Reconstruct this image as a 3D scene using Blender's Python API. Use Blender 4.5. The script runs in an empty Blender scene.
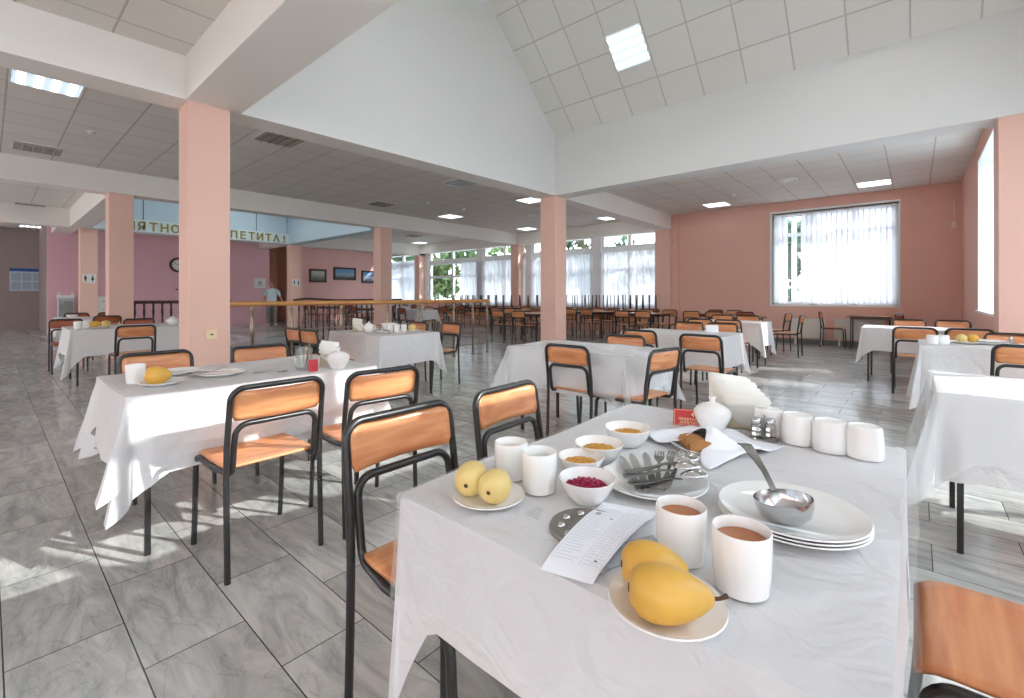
import bpy, math, random
from mathutils import Vector, Matrix, noise as mnoise
PI = math.pi
random.seed(7)
scn = bpy.context.scene
COL = scn.collection

# ------------------------------------------------------------------ camera
F_PX = 460.0
cam_data = bpy.data.cameras.new('camera')
cam_data.sensor_width = 36.0
cam_data.lens = F_PX / 1024.0 * 36.0
cam_data.shift_y = -53.5 / 1024.0
cam_data.clip_start = 0.05
cam = bpy.data.objects.new('camera', cam_data)
COL.objects.link(cam)
cam.location = (0, 0, 1.2)
cam.rotation_euler = (PI / 2, 0, math.radians(41.2))
scn.camera = cam

# ------------------------------------------------------------------ materials
def srgb(r, g, b):
    f = lambda c: (c / 255.0 / 12.92) if c / 255.0 <= 0.04045 else ((c / 255.0 + 0.055) / 1.055) ** 2.4
    return (f(r), f(g), f(b), 1.0)

def new_mat(name):
    m = bpy.data.materials.new(name)
    m.use_nodes = True
    nt = m.node_tree
    b = nt.nodes['Principled BSDF']
    return m, nt, b

def N(nt, typ, **kw):
    n = nt.nodes.new(typ)
    for k, v in kw.items():
        if k.startswith('i_'):
            n.inputs[k[2:].replace('_', ' ')].default_value = v
        else:
            setattr(n, k, v)
    return n

def mat(name, col, rough=0.5, metal=0.0, var=0.0, vscale=8.0, bump=0.0, bscale=60.0, spec=0.5, trans=0.0, coat=0.0):
    m, nt, b = new_mat(name)
    b.inputs['Base Color'].default_value = col
    b.inputs['Roughness'].default_value = rough
    b.inputs['Metallic'].default_value = metal
    b.inputs['Specular IOR Level'].default_value = spec
    b.inputs['Coat Weight'].default_value = coat
    tc = N(nt, 'ShaderNodeTexCoord')
    if var > 0:
        nz = N(nt, 'ShaderNodeTexNoise')
        nz.inputs['Scale'].default_value = vscale
        nz.inputs['Detail'].default_value = 4
        nt.links.new(tc.outputs['Object'], nz.inputs['Vector'])
        mx = N(nt, 'ShaderNodeMix', data_type='RGBA')
        mx.inputs[6].default_value = tuple(c * (1 - var) for c in col[:3]) + (1,)
        mx.inputs[7].default_value = tuple(min(1, c * (1 + var)) for c in col[:3]) + (1,)
        nt.links.new(nz.outputs['Fac'], mx.inputs[0])
        nt.links.new(mx.outputs[2], b.inputs['Base Color'])
    if bump > 0:
        nb = N(nt, 'ShaderNodeTexNoise')
        nb.inputs['Scale'].default_value = bscale
        nb.inputs['Detail'].default_value = 3
        nt.links.new(tc.outputs['Object'], nb.inputs['Vector'])
        bp = N(nt, 'ShaderNodeBump')
        bp.inputs['Strength'].default_value = bump
        bp.inputs['Distance'].default_value = 0.01
        nt.links.new(nb.outputs['Fac'], bp.inputs['Height'])
        nt.links.new(bp.outputs['Normal'], b.inputs['Normal'])
    return m

def wood_mat(name, c1, c2, scale=(3, 40, 40), rough=0.35, bump=0.15):
    m, nt, b = new_mat(name)
    tc = N(nt, 'ShaderNodeTexCoord')
    mp = N(nt, 'ShaderNodeMapping')
    mp.inputs['Scale'].default_value = scale
    oi = N(nt, 'ShaderNodeObjectInfo')
    nt.links.new(tc.outputs['Object'], mp.inputs['Vector'])
    sc = N(nt, 'ShaderNodeVectorMath', operation='SCALE')
    cb = N(nt, 'ShaderNodeCombineXYZ')
    for k in range(3):
        nt.links.new(oi.outputs['Random'], cb.inputs[k])
    nt.links.new(cb.outputs[0], sc.inputs[0]); sc.inputs['Scale'].default_value = 37.0
    ad = N(nt, 'ShaderNodeVectorMath', operation='ADD')
    nt.links.new(mp.outputs[0], ad.inputs[0]); nt.links.new(sc.outputs[0], ad.inputs[1])
    nz = N(nt, 'ShaderNodeTexNoise')
    nz.inputs['Scale'].default_value = 1.0
    nz.inputs['Detail'].default_value = 5
    nz.inputs['Distortion'].default_value = 0.8
    nt.links.new(ad.outputs[0], nz.inputs['Vector'])
    rp = N(nt, 'ShaderNodeValToRGB')
    rp.color_ramp.elements[0].position = 0.3
    rp.color_ramp.elements[0].color = c1
    rp.color_ramp.elements[1].position = 0.7
    rp.color_ramp.elements[1].color = c2
    nt.links.new(nz.outputs['Fac'], rp.inputs['Fac'])
    nt.links.new(rp.outputs[0], b.inputs['Base Color'])
    b.inputs['Roughness'].default_value = rough
    bp = N(nt, 'ShaderNodeBump'); bp.inputs['Strength'].default_value = bump; bp.inputs['Distance'].default_value = 0.004
    nt.links.new(nz.outputs['Fac'], bp.inputs['Height']); nt.links.new(bp.outputs[0], b.inputs['Normal'])
    return m

def floor_mat():
    m, nt, b = new_mat('marble_tiles')
    tc = N(nt, 'ShaderNodeTexCoord')
    mp = N(nt, 'ShaderNodeMapping'); mp.inputs['Location'].default_value = (3.14 + 0.64 * 10, -0.035 + 0.297 * 40, 0)
    nt.links.new(tc.outputs['Object'], mp.inputs['Vector'])
    br = N(nt, 'ShaderNodeTexBrick')
    br.offset = 0.5; br.offset_frequency = 2
    br.inputs['Color1'].default_value = (0, 0, 0, 1); br.inputs['Color2'].default_value = (1, 1, 1, 1)
    br.inputs['Mortar'].default_value = (0.5, 0.5, 0.5, 1)
    br.inputs['Scale'].default_value = 1.0
    br.inputs['Mortar Size'].default_value = 0.0022
    br.inputs['Mortar Smooth'].default_value = 0.1
    br.inputs['Brick Width'].default_value = 0.64
    br.inputs['Row Height'].default_value = 0.297
    nt.links.new(mp.outputs[0], br.inputs['Vector'])
    # per tile shifted vein noise
    off = N(nt, 'ShaderNodeVectorMath', operation='SCALE'); off.inputs['Scale'].default_value = 17.0
    nt.links.new(br.outputs['Color'], off.inputs[0])
    ad = N(nt, 'ShaderNodeVectorMath', operation='ADD')
    rot = N(nt, 'ShaderNodeMapping'); rot.inputs['Rotation'].default_value = (0, 0, 0.7); rot.inputs['Scale'].default_value = (1.0, 3.6, 1)
    nt.links.new(tc.outputs['Object'], rot.inputs['Vector'])
    nt.links.new(rot.outputs[0], ad.inputs[0]); nt.links.new(off.outputs[0], ad.inputs[1])
    n1 = N(nt, 'ShaderNodeTexNoise'); n1.inputs['Scale'].default_value = 2.2; n1.inputs['Detail'].default_value = 9; n1.inputs['Roughness'].default_value = 0.68; n1.inputs['Distortion'].default_value = 1.3
    nt.links.new(ad.outputs[0], n1.inputs['Vector'])
    r1 = N(nt, 'ShaderNodeValToRGB')
    e = r1.color_ramp.elements
    e[0].position = 0.28; e[0].color = srgb(146, 148, 146)
    e[1].position = 0.74; e[1].color = srgb(222, 220, 214)
    x = e.new(0.5); x.color = srgb(188, 188, 184)
    nt.links.new(n1.outputs['Fac'], r1.inputs['Fac'])
    # thin veins
    n2 = N(nt, 'ShaderNodeTexNoise'); n2.inputs['Scale'].default_value = 1.3; n2.inputs['Detail'].default_value = 6; n2.inputs['Distortion'].default_value = 2.2
    nt.links.new(ad.outputs[0], n2.inputs['Vector'])
    r2 = N(nt, 'ShaderNodeValToRGB')
    e = r2.color_ramp.elements
    e[0].position = 0.485; e[0].color = (0, 0, 0, 1); e[1].position = 0.515; e[1].color = (0, 0, 0, 1)
    x = e.new(0.5); x.color = (1, 1, 1, 1)
    nt.links.new(n2.outputs['Fac'], r2.inputs['Fac'])
    mv = N(nt, 'ShaderNodeMix', data_type='RGBA'); mv.inputs[7].default_value = srgb(112, 116, 116)
    ms = N(nt, 'ShaderNodeMath', operation='MULTIPLY'); ms.inputs[1].default_value = 0.28
    nt.links.new(r2.outputs[0], ms.inputs[0]); nt.links.new(ms.outputs[0], mv.inputs[0]); nt.links.new(r1.outputs[0], mv.inputs[6])
    # tile tone
    hv = N(nt, 'ShaderNodeHueSaturation')
    mr = N(nt, 'ShaderNodeMapRange'); mr.inputs[3].default_value = 0.80; mr.inputs[4].default_value = 1.1
    nt.links.new(br.outputs['Color'], mr.inputs[0]); nt.links.new(mr.outputs[0], hv.inputs['Value'])
    nt.links.new(mv.outputs[2], hv.inputs['Color'])
    mj = N(nt, 'ShaderNodeMix', data_type='RGBA'); mj.inputs[7].default_value = srgb(70, 68, 66)
    nt.links.new(br.outputs['Fac'], mj.inputs[0]); nt.links.new(hv.outputs[0], mj.inputs[6])
    nt.links.new(mj.outputs[2], b.inputs['Base Color'])
    rr = N(nt, 'ShaderNodeMapRange'); rr.inputs[3].default_value = 0.10; rr.inputs[4].default_value = 0.24
    nt.links.new(n1.outputs['Fac'], rr.inputs[0]); nt.links.new(rr.outputs[0], b.inputs['Roughness'])
    bp = N(nt, 'ShaderNodeBump'); bp.invert = True; bp.inputs['Strength'].default_value = 0.4; bp.inputs['Distance'].default_value = 0.003
    nt.links.new(br.outputs['Fac'], bp.inputs['Height']); nt.links.new(bp.outputs[0], b.inputs['Normal'])
    return m

def tile_mat(name, c, line, size=0.6, lw=0.012, rough=0.9, loc=(0.0, 0.0, 0)):
    m, nt, b = new_mat(name)
    tc = N(nt, 'ShaderNodeTexCoord')
    mp = N(nt, 'ShaderNodeMapping'); mp.inputs['Location'].default_value = (loc[0] + 60 * size, loc[1] + 60 * size, 0)
    nt.links.new(tc.outputs['Object'], mp.inputs['Vector'])
    br = N(nt, 'ShaderNodeTexBrick'); br.offset = 0.0
    br.inputs['Color1'].default_value = tuple(v * 0.955 for v in c[:3]) + (1,); br.inputs['Color2'].default_value = c
    br.inputs['Mortar'].default_value = line
    br.inputs['Scale'].default_value = 1.0; br.inputs['Mortar Size'].default_value = lw
    br.inputs['Brick Width'].default_value = size; br.inputs['Row Height'].default_value = size
    nt.links.new(mp.outputs[0], br.inputs['Vector'])
    nz = N(nt, 'ShaderNodeTexNoise'); nz.inputs['Scale'].default_value = 90; nz.inputs['Detail'].default_value = 2
    nt.links.new(tc.outputs['Object'], nz.inputs['Vector'])
    hv = N(nt, 'ShaderNodeHueSaturation')
    mr = N(nt, 'ShaderNodeMapRange'); mr.inputs[3].default_value = 0.93; mr.inputs[4].default_value = 1.05
    nt.links.new(nz.outputs['Fac'], mr.inputs[0]); nt.links.new(mr.outputs[0], hv.inputs['Value'])
    nt.links.new(br.outputs['Color'], hv.inputs['Color']); nt.links.new(hv.outputs[0], b.inputs['Base Color'])
    b.inputs['Roughness'].default_value = rough
    b.inputs['Specular IOR Level'].default_value = 0.2
    bp = N(nt, 'ShaderNodeBump'); bp.invert = True; bp.inputs['Strength'].default_value = 0.5; bp.inputs['Distance'].default_value = 0.006
    nt.links.new(br.outputs['Fac'], bp.inputs['Height']); nt.links.new(bp.outputs[0], b.inputs['Normal'])
    return m

def cloth_mat(name, col, transl=0.25, bump=0.35):
    m, nt, b = new_mat(name)
    b.inputs['Base Color'].default_value = col
    b.inputs['Roughness'].default_value = 0.42
    b.inputs['Specular IOR Level'].default_value = 0.35
    tc = N(nt, 'ShaderNodeTexCoord')
    n1 = N(nt, 'ShaderNodeTexNoise'); n1.inputs['Scale'].default_value = 7; n1.inputs['Detail'].default_value = 3; n1.inputs['Distortion'].default_value = 1.5
    nt.links.new(tc.outputs['Object'], n1.inputs['Vector'])
    ck = N(nt, 'ShaderNodeTexWave'); ck.inputs['Scale'].default_value = 9
    nt.links.new(tc.outputs['Object'], ck.inputs['Vector'])
    bp = N(nt, 'ShaderNodeBump'); bp.inputs['Strength'].default_value = bump; bp.inputs['Distance'].default_value = 0.045
    nt.links.new(n1.outputs['Fac'], bp.inputs['Height'])
    nt.links.new(bp.outputs[0], b.inputs['Normal'])
    tr = N(nt, 'ShaderNodeBsdfTranslucent'); tr.inputs['Color'].default_value = col
    mx = N(nt, 'ShaderNodeMixShader'); mx.inputs[0].default_value = transl
    nt.links.new(b.outputs[0], mx.inputs[1]); nt.links.new(tr.outputs[0], mx.inputs[2])
    nt.links.new(mx.outputs[0], nt.nodes['Material Output'].inputs['Surface'])
    return m

def film_mat(name, alpha):
    m, nt, b = new_mat(name)
    b.inputs['Base Color'].default_value = (0.9, 0.92, 0.93, 1); b.inputs['Roughness'].default_value = 0.15
    tr = N(nt, 'ShaderNodeBsdfTransparent')
    mx = N(nt, 'ShaderNodeMixShader'); mx.inputs[0].default_value = alpha
    nt.links.new(tr.outputs[0], mx.inputs[1]); nt.links.new(b.outputs[0], mx.inputs[2])
    nt.links.new(mx.outputs[0], nt.nodes['Material Output'].inputs['Surface'])
    return m

def glass_mat(name, tint=(0.95, 0.97, 0.97, 1), gloss=0.08, rough=0.02):
    m, nt, b = new_mat(name)
    tr = N(nt, 'ShaderNodeBsdfTransparent'); tr.inputs['Color'].default_value = tint
    gl = N(nt, 'ShaderNodeBsdfGlossy'); gl.inputs['Roughness'].default_value = rough
    mx = N(nt, 'ShaderNodeMixShader'); mx.inputs[0].default_value = gloss
    nt.links.new(tr.outputs[0], mx.inputs[1]); nt.links.new(gl.outputs[0], mx.inputs[2])
    nt.links.new(mx.outputs[0], nt.nodes['Material Output'].inputs['Surface'])
    return m

def emit_mat(name, col, s):
    m, nt, b = new_mat(name)
    b.inputs['Base Color'].default_value = (0.8, 0.8, 0.8, 1)
    b.inputs['Emission Color'].default_value = col
    b.inputs['Emission Strength'].default_value = s
    return m

M = {}
M['floor'] = floor_mat()
M['pink'] = mat('pink_paint', srgb(234, 184, 167), 0.75, var=0.03, vscale=2, bump=0.05, bscale=120)
M['salmon'] = mat('salmon_column_paint', srgb(239, 196, 179), 0.6, var=0.03, vscale=2, bump=0.05, bscale=120)
M['lavender'] = mat('lavender_pink_paint', srgb(230, 184, 192), 0.75, var=0.03, vscale=2)
M['rose'] = mat('rose_paint', srgb(240, 190, 182), 0.75, var=0.03, vscale=2)
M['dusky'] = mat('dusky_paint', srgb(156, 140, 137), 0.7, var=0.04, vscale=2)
M['corridor'] = mat('corridor_paint', srgb(238, 186, 162), 0.7)
M['white_wall'] = mat('white_wall_paint', srgb(228, 228, 226), 0.7, var=0.015, vscale=1.2)
M['beam'] = mat('beam_paint', srgb(242, 237, 230), 0.65, var=0.02, vscale=1.5)
M['blue'] = mat('pale_blue', srgb(198, 214, 222), 0.6, var=0.02, vscale=1.5)  # even pale blue on the upper surfaces of the second hall
M['blue_tile'] = tile_mat('pale_blue_panels', srgb(198, 214, 222), srgb(130, 148, 160), 1.2, 0.015)
M['ceiling'] = tile_mat('ceiling_tiles', srgb(234, 229, 222), srgb(194, 187, 180), 0.6, 0.009, loc=(0.36, 0.45))
M['slope_tile'] = tile_mat('sloped_ceiling_tiles', srgb(232, 229, 222), srgb(198, 194, 186), 0.6, 0.010, loc=(0.04, 0.1))
M['frame_white'] = mat('white_frame_paint', srgb(240, 240, 240), 0.4)
M['glass'] = glass_mat('window_glass')
M['black_tube'] = mat('black_enamel_tube', srgb(38, 36, 36), 0.32, 0.0, var=0.15, vscale=25, spec=0.6)
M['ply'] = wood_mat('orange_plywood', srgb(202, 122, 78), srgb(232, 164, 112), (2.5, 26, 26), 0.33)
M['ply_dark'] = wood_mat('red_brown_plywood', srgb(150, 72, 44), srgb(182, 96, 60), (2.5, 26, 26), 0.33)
M['laminate'] = wood_mat('light_wood_laminate', srgb(196, 150, 108), srgb(220, 178, 134), (2.5, 26, 26), 0.25)
M['dark_edge'] = mat('dark_red_edge', srgb(112, 52, 40), 0.4)
M['cloth'] = cloth_mat('white_tablecloth_fabric', srgb(238, 236, 236), 0.15)
M['film'] = film_mat('clear_plastic_film', 0.34)
M['film_thin'] = film_mat('thin_clear_plastic_film', 0.15)
M['porcelain'] = mat('white_porcelain', srgb(244, 242, 238), 0.12, coat=0.3)
M['cup'] = mat('cream_white_china', srgb(244, 242, 238), 0.22)
M['steel'] = mat('polished_steel', srgb(205, 205, 205), 0.16, 1.0)
M['steel_dull'] = mat('brushed_steel', srgb(150, 148, 146), 0.3, 1.0, bump=0.1, bscale=200)
M['tea'] = mat('black_tea', srgb(172, 100, 46), 0.05)
M['milk'] = mat('milky_drink', srgb(225, 215, 200), 0.1)
M['pear'] = mat('yellow_pear_skin', srgb(222, 172, 74), 0.33, var=0.24, vscale=14, bump=0.06, bscale=40)
M['pear_pale'] = mat('pale_yellow_pear_skin', srgb(228, 200, 128), 0.42, var=0.14, vscale=12, bump=0.06, bscale=40)
M['stem'] = mat('brown_stem', srgb(84, 58, 34), 0.7)
M['beet'] = mat('grated_beetroot', srgb(150, 18, 62), 0.35, var=0.3, vscale=90)
M['nuts'] = mat('chopped_nuts', srgb(214, 160, 74), 0.6, var=0.35, vscale=120)
M['bread'] = mat('brown_bread', srgb(176, 122, 70), 0.8, var=0.25, vscale=60, bump=0.3, bscale=120)
M['red_card'] = mat('red_card', srgb(196, 38, 42), 0.35)
M['gold'] = mat('pale_gold_print', srgb(248, 214, 160), 0.4)
M['letters'] = mat('olive_gold_letters', srgb(150, 128, 40), 0.45, var=0.2, vscale=20)
M['napkin'] = mat('cream_paper', srgb(250, 247, 238), 0.9, var=0.02, vscale=30)
M['white_napkin'] = mat('white_paper', srgb(244, 244, 248), 0.9)
M['holder'] = mat('beige_holder', srgb(196, 182, 158), 0.5)
M['clear'] = glass_mat('clear_glass', (0.93, 0.95, 0.95, 1), 0.16, 0.03)
M['cut_glass'] = glass_mat('cut_glass', (0.72, 0.70, 0.66, 1), 0.38, 0.06)
M['rail_wood'] = wood_mat('honey_handrail_wood', srgb(196, 134, 74), srgb(222, 164, 100), (20, 1.5, 20), 0.3)
M['rail_dark'] = mat('dark_brown_handrail', srgb(84, 52, 40), 0.35)
M['post_metal'] = mat('bronze_post_metal', srgb(150, 132, 116), 0.3, 0.7)
M['iron'] = mat('dark_iron', srgb(70, 52, 46), 0.4, 0.3)
M['grate'] = mat('reflector_metal', srgb(225, 222, 215), 0.22, 0.9)
M['dark'] = mat('dark_recess', srgb(52, 48, 46), 0.7)
M['lamp'] = emit_mat('fluorescent_diffuser', (0.60, 0.82, 1.0, 1), 0.55)
M['lamp_tube'] = emit_mat('fluorescent_tube', (0.92, 0.97, 1.0, 1), 2.2)
M['fill_high'] = emit_mat('added_fill_light_high', (1.0, 0.97, 0.93, 1), 20.0)  # emission of the unseen panels added over the front hall
M['fill_blue_hall'] = emit_mat('added_fill_light_blue_hall', (0.92, 0.97, 1.0, 1), 60.0)  # emission of the panels added to brighten the blue hall
M['plastic'] = mat('white_plastic', srgb(236, 234, 228), 0.35)
M['ivory'] = mat('ivory_plastic', srgb(244, 222, 180), 0.35)
M['black'] = mat('black_plastic', srgb(30, 28, 28), 0.4)
M['picture_frame'] = mat('dark_picture_frame', srgb(58, 36, 28), 0.4)
M['curtain'] = None
M['foliage'] = mat('green_leaves', srgb(92, 116, 62), 0.6, var=0.4, vscale=3)
M['foliage_dark'] = mat('dark_green_leaves', srgb(58, 88, 56), 0.6, var=0.4, vscale=3)
M['bark'] = mat('tree_bark', srgb(96, 78, 62), 0.9, var=0.3, vscale=12)
M['ground'] = mat('grey_green_ground', srgb(176, 182, 186), 0.9, var=0.15, vscale=0.6)
M['skin'] = mat('skin', srgb(196, 140, 116), 0.5)
M['hair'] = mat('grey_hair', srgb(120, 108, 100), 0.8)
M['tunic'] = mat('pale_blue_tunic_fabric', srgb(204, 224, 232), 0.8)
M['trousers'] = mat('grey_trouser_fabric', srgb(126, 122, 122), 0.8)
M['shoe'] = mat('white_shoe', srgb(225, 222, 215), 0.5)
M['grey_cabinet'] = mat('grey_cabinet_paint', srgb(190, 196, 196), 0.4)
M['skirting'] = mat('dark_grey_skirting', srgb(120, 114, 108), 0.45)
M['radiator'] = mat('radiator_paint', srgb(232, 224, 212), 0.4)
M['stair'] = mat('stair_stone', srgb(120, 118, 108), 0.35, var=0.15, vscale=6)
M['green_band'] = mat('dark_green_stone', srgb(104, 106, 92), 0.25, var=0.2, vscale=3)
M['print_blue'] = mat('blue_print', srgb(40, 84, 160), 0.4)
M['print_grey'] = mat('grey_print', srgb(160, 176, 190), 0.5, var=0.4, vscale=40)
M['print_line'] = mat('pale_grey_ink', srgb(196, 198, 206), 0.8)
M['print_ink'] = mat('dark_grey_ink', srgb(120, 122, 135), 0.8)
M['cast'] = mat('cast_grey_metal', srgb(138, 132, 126), 0.4, 0.6)

def curtain_mat():
    m, nt, b = new_mat('sheer_white_curtain')
    b.inputs['Base Color'].default_value = (0.80, 0.80, 0.83, 1); b.inputs['Roughness'].default_value = 0.8
    tr = N(nt, 'ShaderNodeBsdfTranslucent'); tr.inputs['Color'].default_value = (0.84, 0.82, 0.86, 1)
    mx = N(nt, 'ShaderNodeMixShader'); mx.inputs[0].default_value = 0.45
    nt.links.new(b.outputs[0], mx.inputs[1]); nt.links.new(tr.outputs[0], mx.inputs[2])
    tp = N(nt, 'ShaderNodeBsdfTransparent')
    m2 = N(nt, 'ShaderNodeMixShader'); m2.inputs[0].default_value = 0.07
    nt.links.new(mx.outputs[0], m2.inputs[1]); nt.links.new(tp.outputs[0], m2.inputs[2])
    nt.links.new(m2.outputs[0], nt.nodes['Material Output'].inputs['Surface'])
    return m
M['curtain'] = curtain_mat()

def painting_mat(name, sky, mid, low, scale):
    m, nt, b = new_mat(name)
    tc = N(nt, 'ShaderNodeTexCoord')
    sp = N(nt, 'ShaderNodeSeparateXYZ'); nt.links.new(tc.outputs['Generated'], sp.inputs[0])
    nz = N(nt, 'ShaderNodeTexNoise'); nz.inputs['Scale'].default_value = scale; nz.inputs['Detail'].default_value = 5
    nt.links.new(tc.outputs['Generated'], nz.inputs['Vector'])
    ma = N(nt, 'ShaderNodeMath', operation='MULTIPLY_ADD'); ma.inputs[1].default_value = 0.5
    nt.links.new(nz.outputs['Fac'], ma.inputs[0]); nt.links.new(sp.outputs['Z'], ma.inputs[2])
    rp = N(nt, 'ShaderNodeValToRGB'); e = rp.color_ramp.elements
    e[0].position = 0.35; e[0].color = low; e[1].position = 0.95; e[1].color = sky
    x = e.new(0.62); x.color = mid
    nt.links.new(ma.outputs[0], rp.inputs[0]); nt.links.new(rp.outputs[0], b.inputs['Base Color'])
    b.inputs['Roughness'].default_value = 0.4
    return m

# ------------------------------------------------------------------ mesh builder
class MB:
    def __init__(s):
        s.v = []; s.f = []
    def add(s, vs, fs):
        o = len(s.v)
        s.v += [tuple(p) for p in vs]
        s.f += [tuple(i + o for i in f) for f in fs]
        return s
    def box(s, x0, x1, y0, y1, z0, z1):
        v = [(x, y, z) for z in (z0, z1) for y in (y0, y1) for x in (x0, x1)]
        return s.add(v, [(0, 2, 3, 1), (4, 5, 7, 6), (0, 1, 5, 4), (2, 6, 7, 3), (0, 4, 6, 2), (1, 3, 7, 5)])
    def cbox(s, c, d, rot=None):
        R = rot or Matrix.Identity(3)
        vs = []
        for z in (-.5, .5):
            for y in (-.5, .5):
                for x in (-.5, .5):
                    vs.append(Vector(c) + R @ Vector((x * d[0], y * d[1], z * d[2])))
        return s.add(vs, [(0, 2, 3, 1), (4, 5, 7, 6), (0, 1, 5, 4), (2, 6, 7, 3), (0, 4, 6, 2), (1, 3, 7, 5)])
    def tube(s, pts, r, n=10, cap=True):
        pts = [Vector(p) for p in pts]
        rs = r if isinstance(r, (list, tuple)) else [r] * len(pts)
        up = None; rings = []
        for i, p in enumerate(pts):
            a = pts[max(0, i - 1)]; b = pts[min(len(pts) - 1, i + 1)]
            t = (b - a).normalized()
            if up is None:
                up = Vector((0, 0, 1)) if abs(t.z) < 0.9 else Vector((1, 0, 0))
            x = (up - t * up.dot(t)).normalized(); y = t.cross(x); up = x
            rings.append([p + (x * math.cos(2 * PI * k / n) + y * math.sin(2 * PI * k / n)) * rs[i] for k in range(n)])
        vs = [q for ring in rings for q in ring]
        fs = []
        for i in range(len(rings) - 1):
            for k in range(n):
                fs.append((i * n + k, i * n + (k + 1) % n, (i + 1) * n + (k + 1) % n, (i + 1) * n + k))
        if cap:
            fs.append(tuple(range(n - 1, -1, -1)))
            fs.append(tuple((len(rings) - 1) * n + k for k in range(n)))
        return s.add(vs, fs)
    def lathe(s, prof, n=32, c=(0, 0, 0), closed=False):
        vs = []; fs = []
        idx = []
        for (r, z) in prof:
            if r < 1e-6:
                idx.append([len(vs)]); vs.append((c[0], c[1], c[2] + z))
            else:
                idx.append(list(range(len(vs), len(vs) + n)))
                vs += [(c[0] + r * math.cos(2 * PI * k / n), c[1] + r * math.sin(2 * PI * k / n), c[2] + z) for k in range(n)]
        for a, b in zip(idx[:-1], idx[1:]):
            for k in range(n):
                k2 = (k + 1) % n
                if len(a) == 1 and len(b) == 1: continue
                if len(a) == 1: fs.append((a[0], b[k2], b[k]))
                elif len(b) == 1: fs.append((a[k], a[k2], b[0]))
                else: fs.append((a[k], a[k2], b[k2], b[k]))
        return s.add(vs, fs)
    def grid(s, fn, nu, nv, wrap_u=False):
        vs = [fn(i / nu, j / nv) for j in range(nv + 1) for i in range(nu + (0 if wrap_u else 1))]
        w = nu if wrap_u else nu + 1
        fs = []
        for j in range(nv):
            for i in range(nu):
                i2 = (i + 1) % w
                fs.append((j * w + i, j * w + i2, (j + 1) * w + i2, (j + 1) * w + i))
        return s.add(vs, fs)
    def prism(s, poly, z0, z1, M4=None):
        n = len(poly)
        vs = [Vector((p[0], p[1], z0)) for p in poly] + [Vector((p[0], p[1], z1)) for p in poly]
        if M4 is not None: vs = [M4 @ p for p in vs]
        fs = [tuple(range(n - 1, -1, -1)), tuple(range(n, 2 * n))] + [(i, (i + 1) % n, n + (i + 1) % n, n + i) for i in range(n)]
        return s.add(vs, fs)
    def xform(s, M4):
        s.v = [tuple(M4 @ Vector(p)) for p in s.v]; return s
    def build(s, name, m, parent=None, loc=None, smooth=40, bevel=0.0, solid=0.0, rot=None, label=None):
        me = bpy.data.meshes.new(name)
        me.from_pydata(s.v, [], s.f)
        me.validate(); me.update()
        if smooth:
            for p in me.polygons: p.use_smooth = True
            me.set_sharp_from_angle(angle=math.radians(smooth))
        me.materials.append(m)
        o = bpy.data.objects.new(name, me)
        COL.objects.link(o)
        if parent: o.parent = parent
        if loc: o.location = loc
        if rot: o.rotation_euler = rot
        if bevel:
            md = o.modifiers.new('bevel', 'BEVEL'); md.width = bevel; md.segments = 2; md.limit_method = 'ANGLE'; md.angle_limit = math.radians(40)
        if solid:
            md = o.modifiers.new('solid', 'SOLIDIFY'); md.thickness = solid; md.offset = 0
        if label: o['label'] = label
        return o

def tag(o, label, cat, group=None, kind=None):
    o['label'] = label; o['category'] = cat
    if group: o['group'] = group
    if kind: o['kind'] = kind
    return o

def thing(name, label, cat, loc=(0, 0, 0), rz=0.0, group=None):
    o = bpy.data.objects.new(name, None)
    o.empty_display_size = 0.1
    COL.objects.link(o)
    o.location = loc; o.rotation_euler = (0, 0, rz)
    return tag(o, label, cat, group)

def structure(o):
    o['kind'] = 'structure'; return o

KIDS = {}
def dup(root, label, loc, rz=0.0, group=None, rot=None):
    """a copy of a thing with copies of its parts and sub-parts"""
    r = root.copy(); COL.objects.link(r)
    r.location = loc; r.rotation_euler = rot if rot else (0, 0, rz)
    r.scale = (1, 1, 1)
    r['label'] = label
    if group: r['group'] = group
    for ch in list(root.children):
        c = ch.copy(); COL.objects.link(c); c.parent = r
        for g in list(ch.children):
            d = g.copy(); COL.objects.link(d); d.parent = c
    return r

def arc(c, a, b, r, n=6):
    """rounded corner at c between directions to a and b"""
    c = Vector(c); u = (Vector(a) - c).normalized(); w = (Vector(b) - c).normalized()
    ang = u.angle(w); d = r / math.tan(ang / 2)
    p0 = c + u * d; p1 = c + w * d
    out = []
    ctr = c + (u + w).normalized() * (r / math.sin(ang / 2))
    for i in range(n + 1):
        t = i / n
        q = p0.lerp(p1, t)
        out.append(ctr + (q - ctr).normalized() * r)
    return out

def path(pts, r, n=6):
    out = [Vector(pts[0])]
    for i in range(1, len(pts) - 1):
        out += arc(pts[i], pts[i - 1], pts[i + 1], r if not isinstance(r, (list, tuple)) else r[i - 1], n)
    out.append(Vector(pts[-1]))
    return out

# ================================================================== SETTING
XA, XB, XC = -5.45, -11.45, -17.45          # front faces of the column rows
YA, YB, YC = 1.33, 7.30, 13.40
CW = 0.37
HB, HC = 3.15, 3.58                          # beam bottom, ceiling
RX = 1.30                                    # right outer wall (front bays)
RX2 = 0.74                                   # right wall in the far bay
BACK = -5.5
LEFT = -23.9

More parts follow.
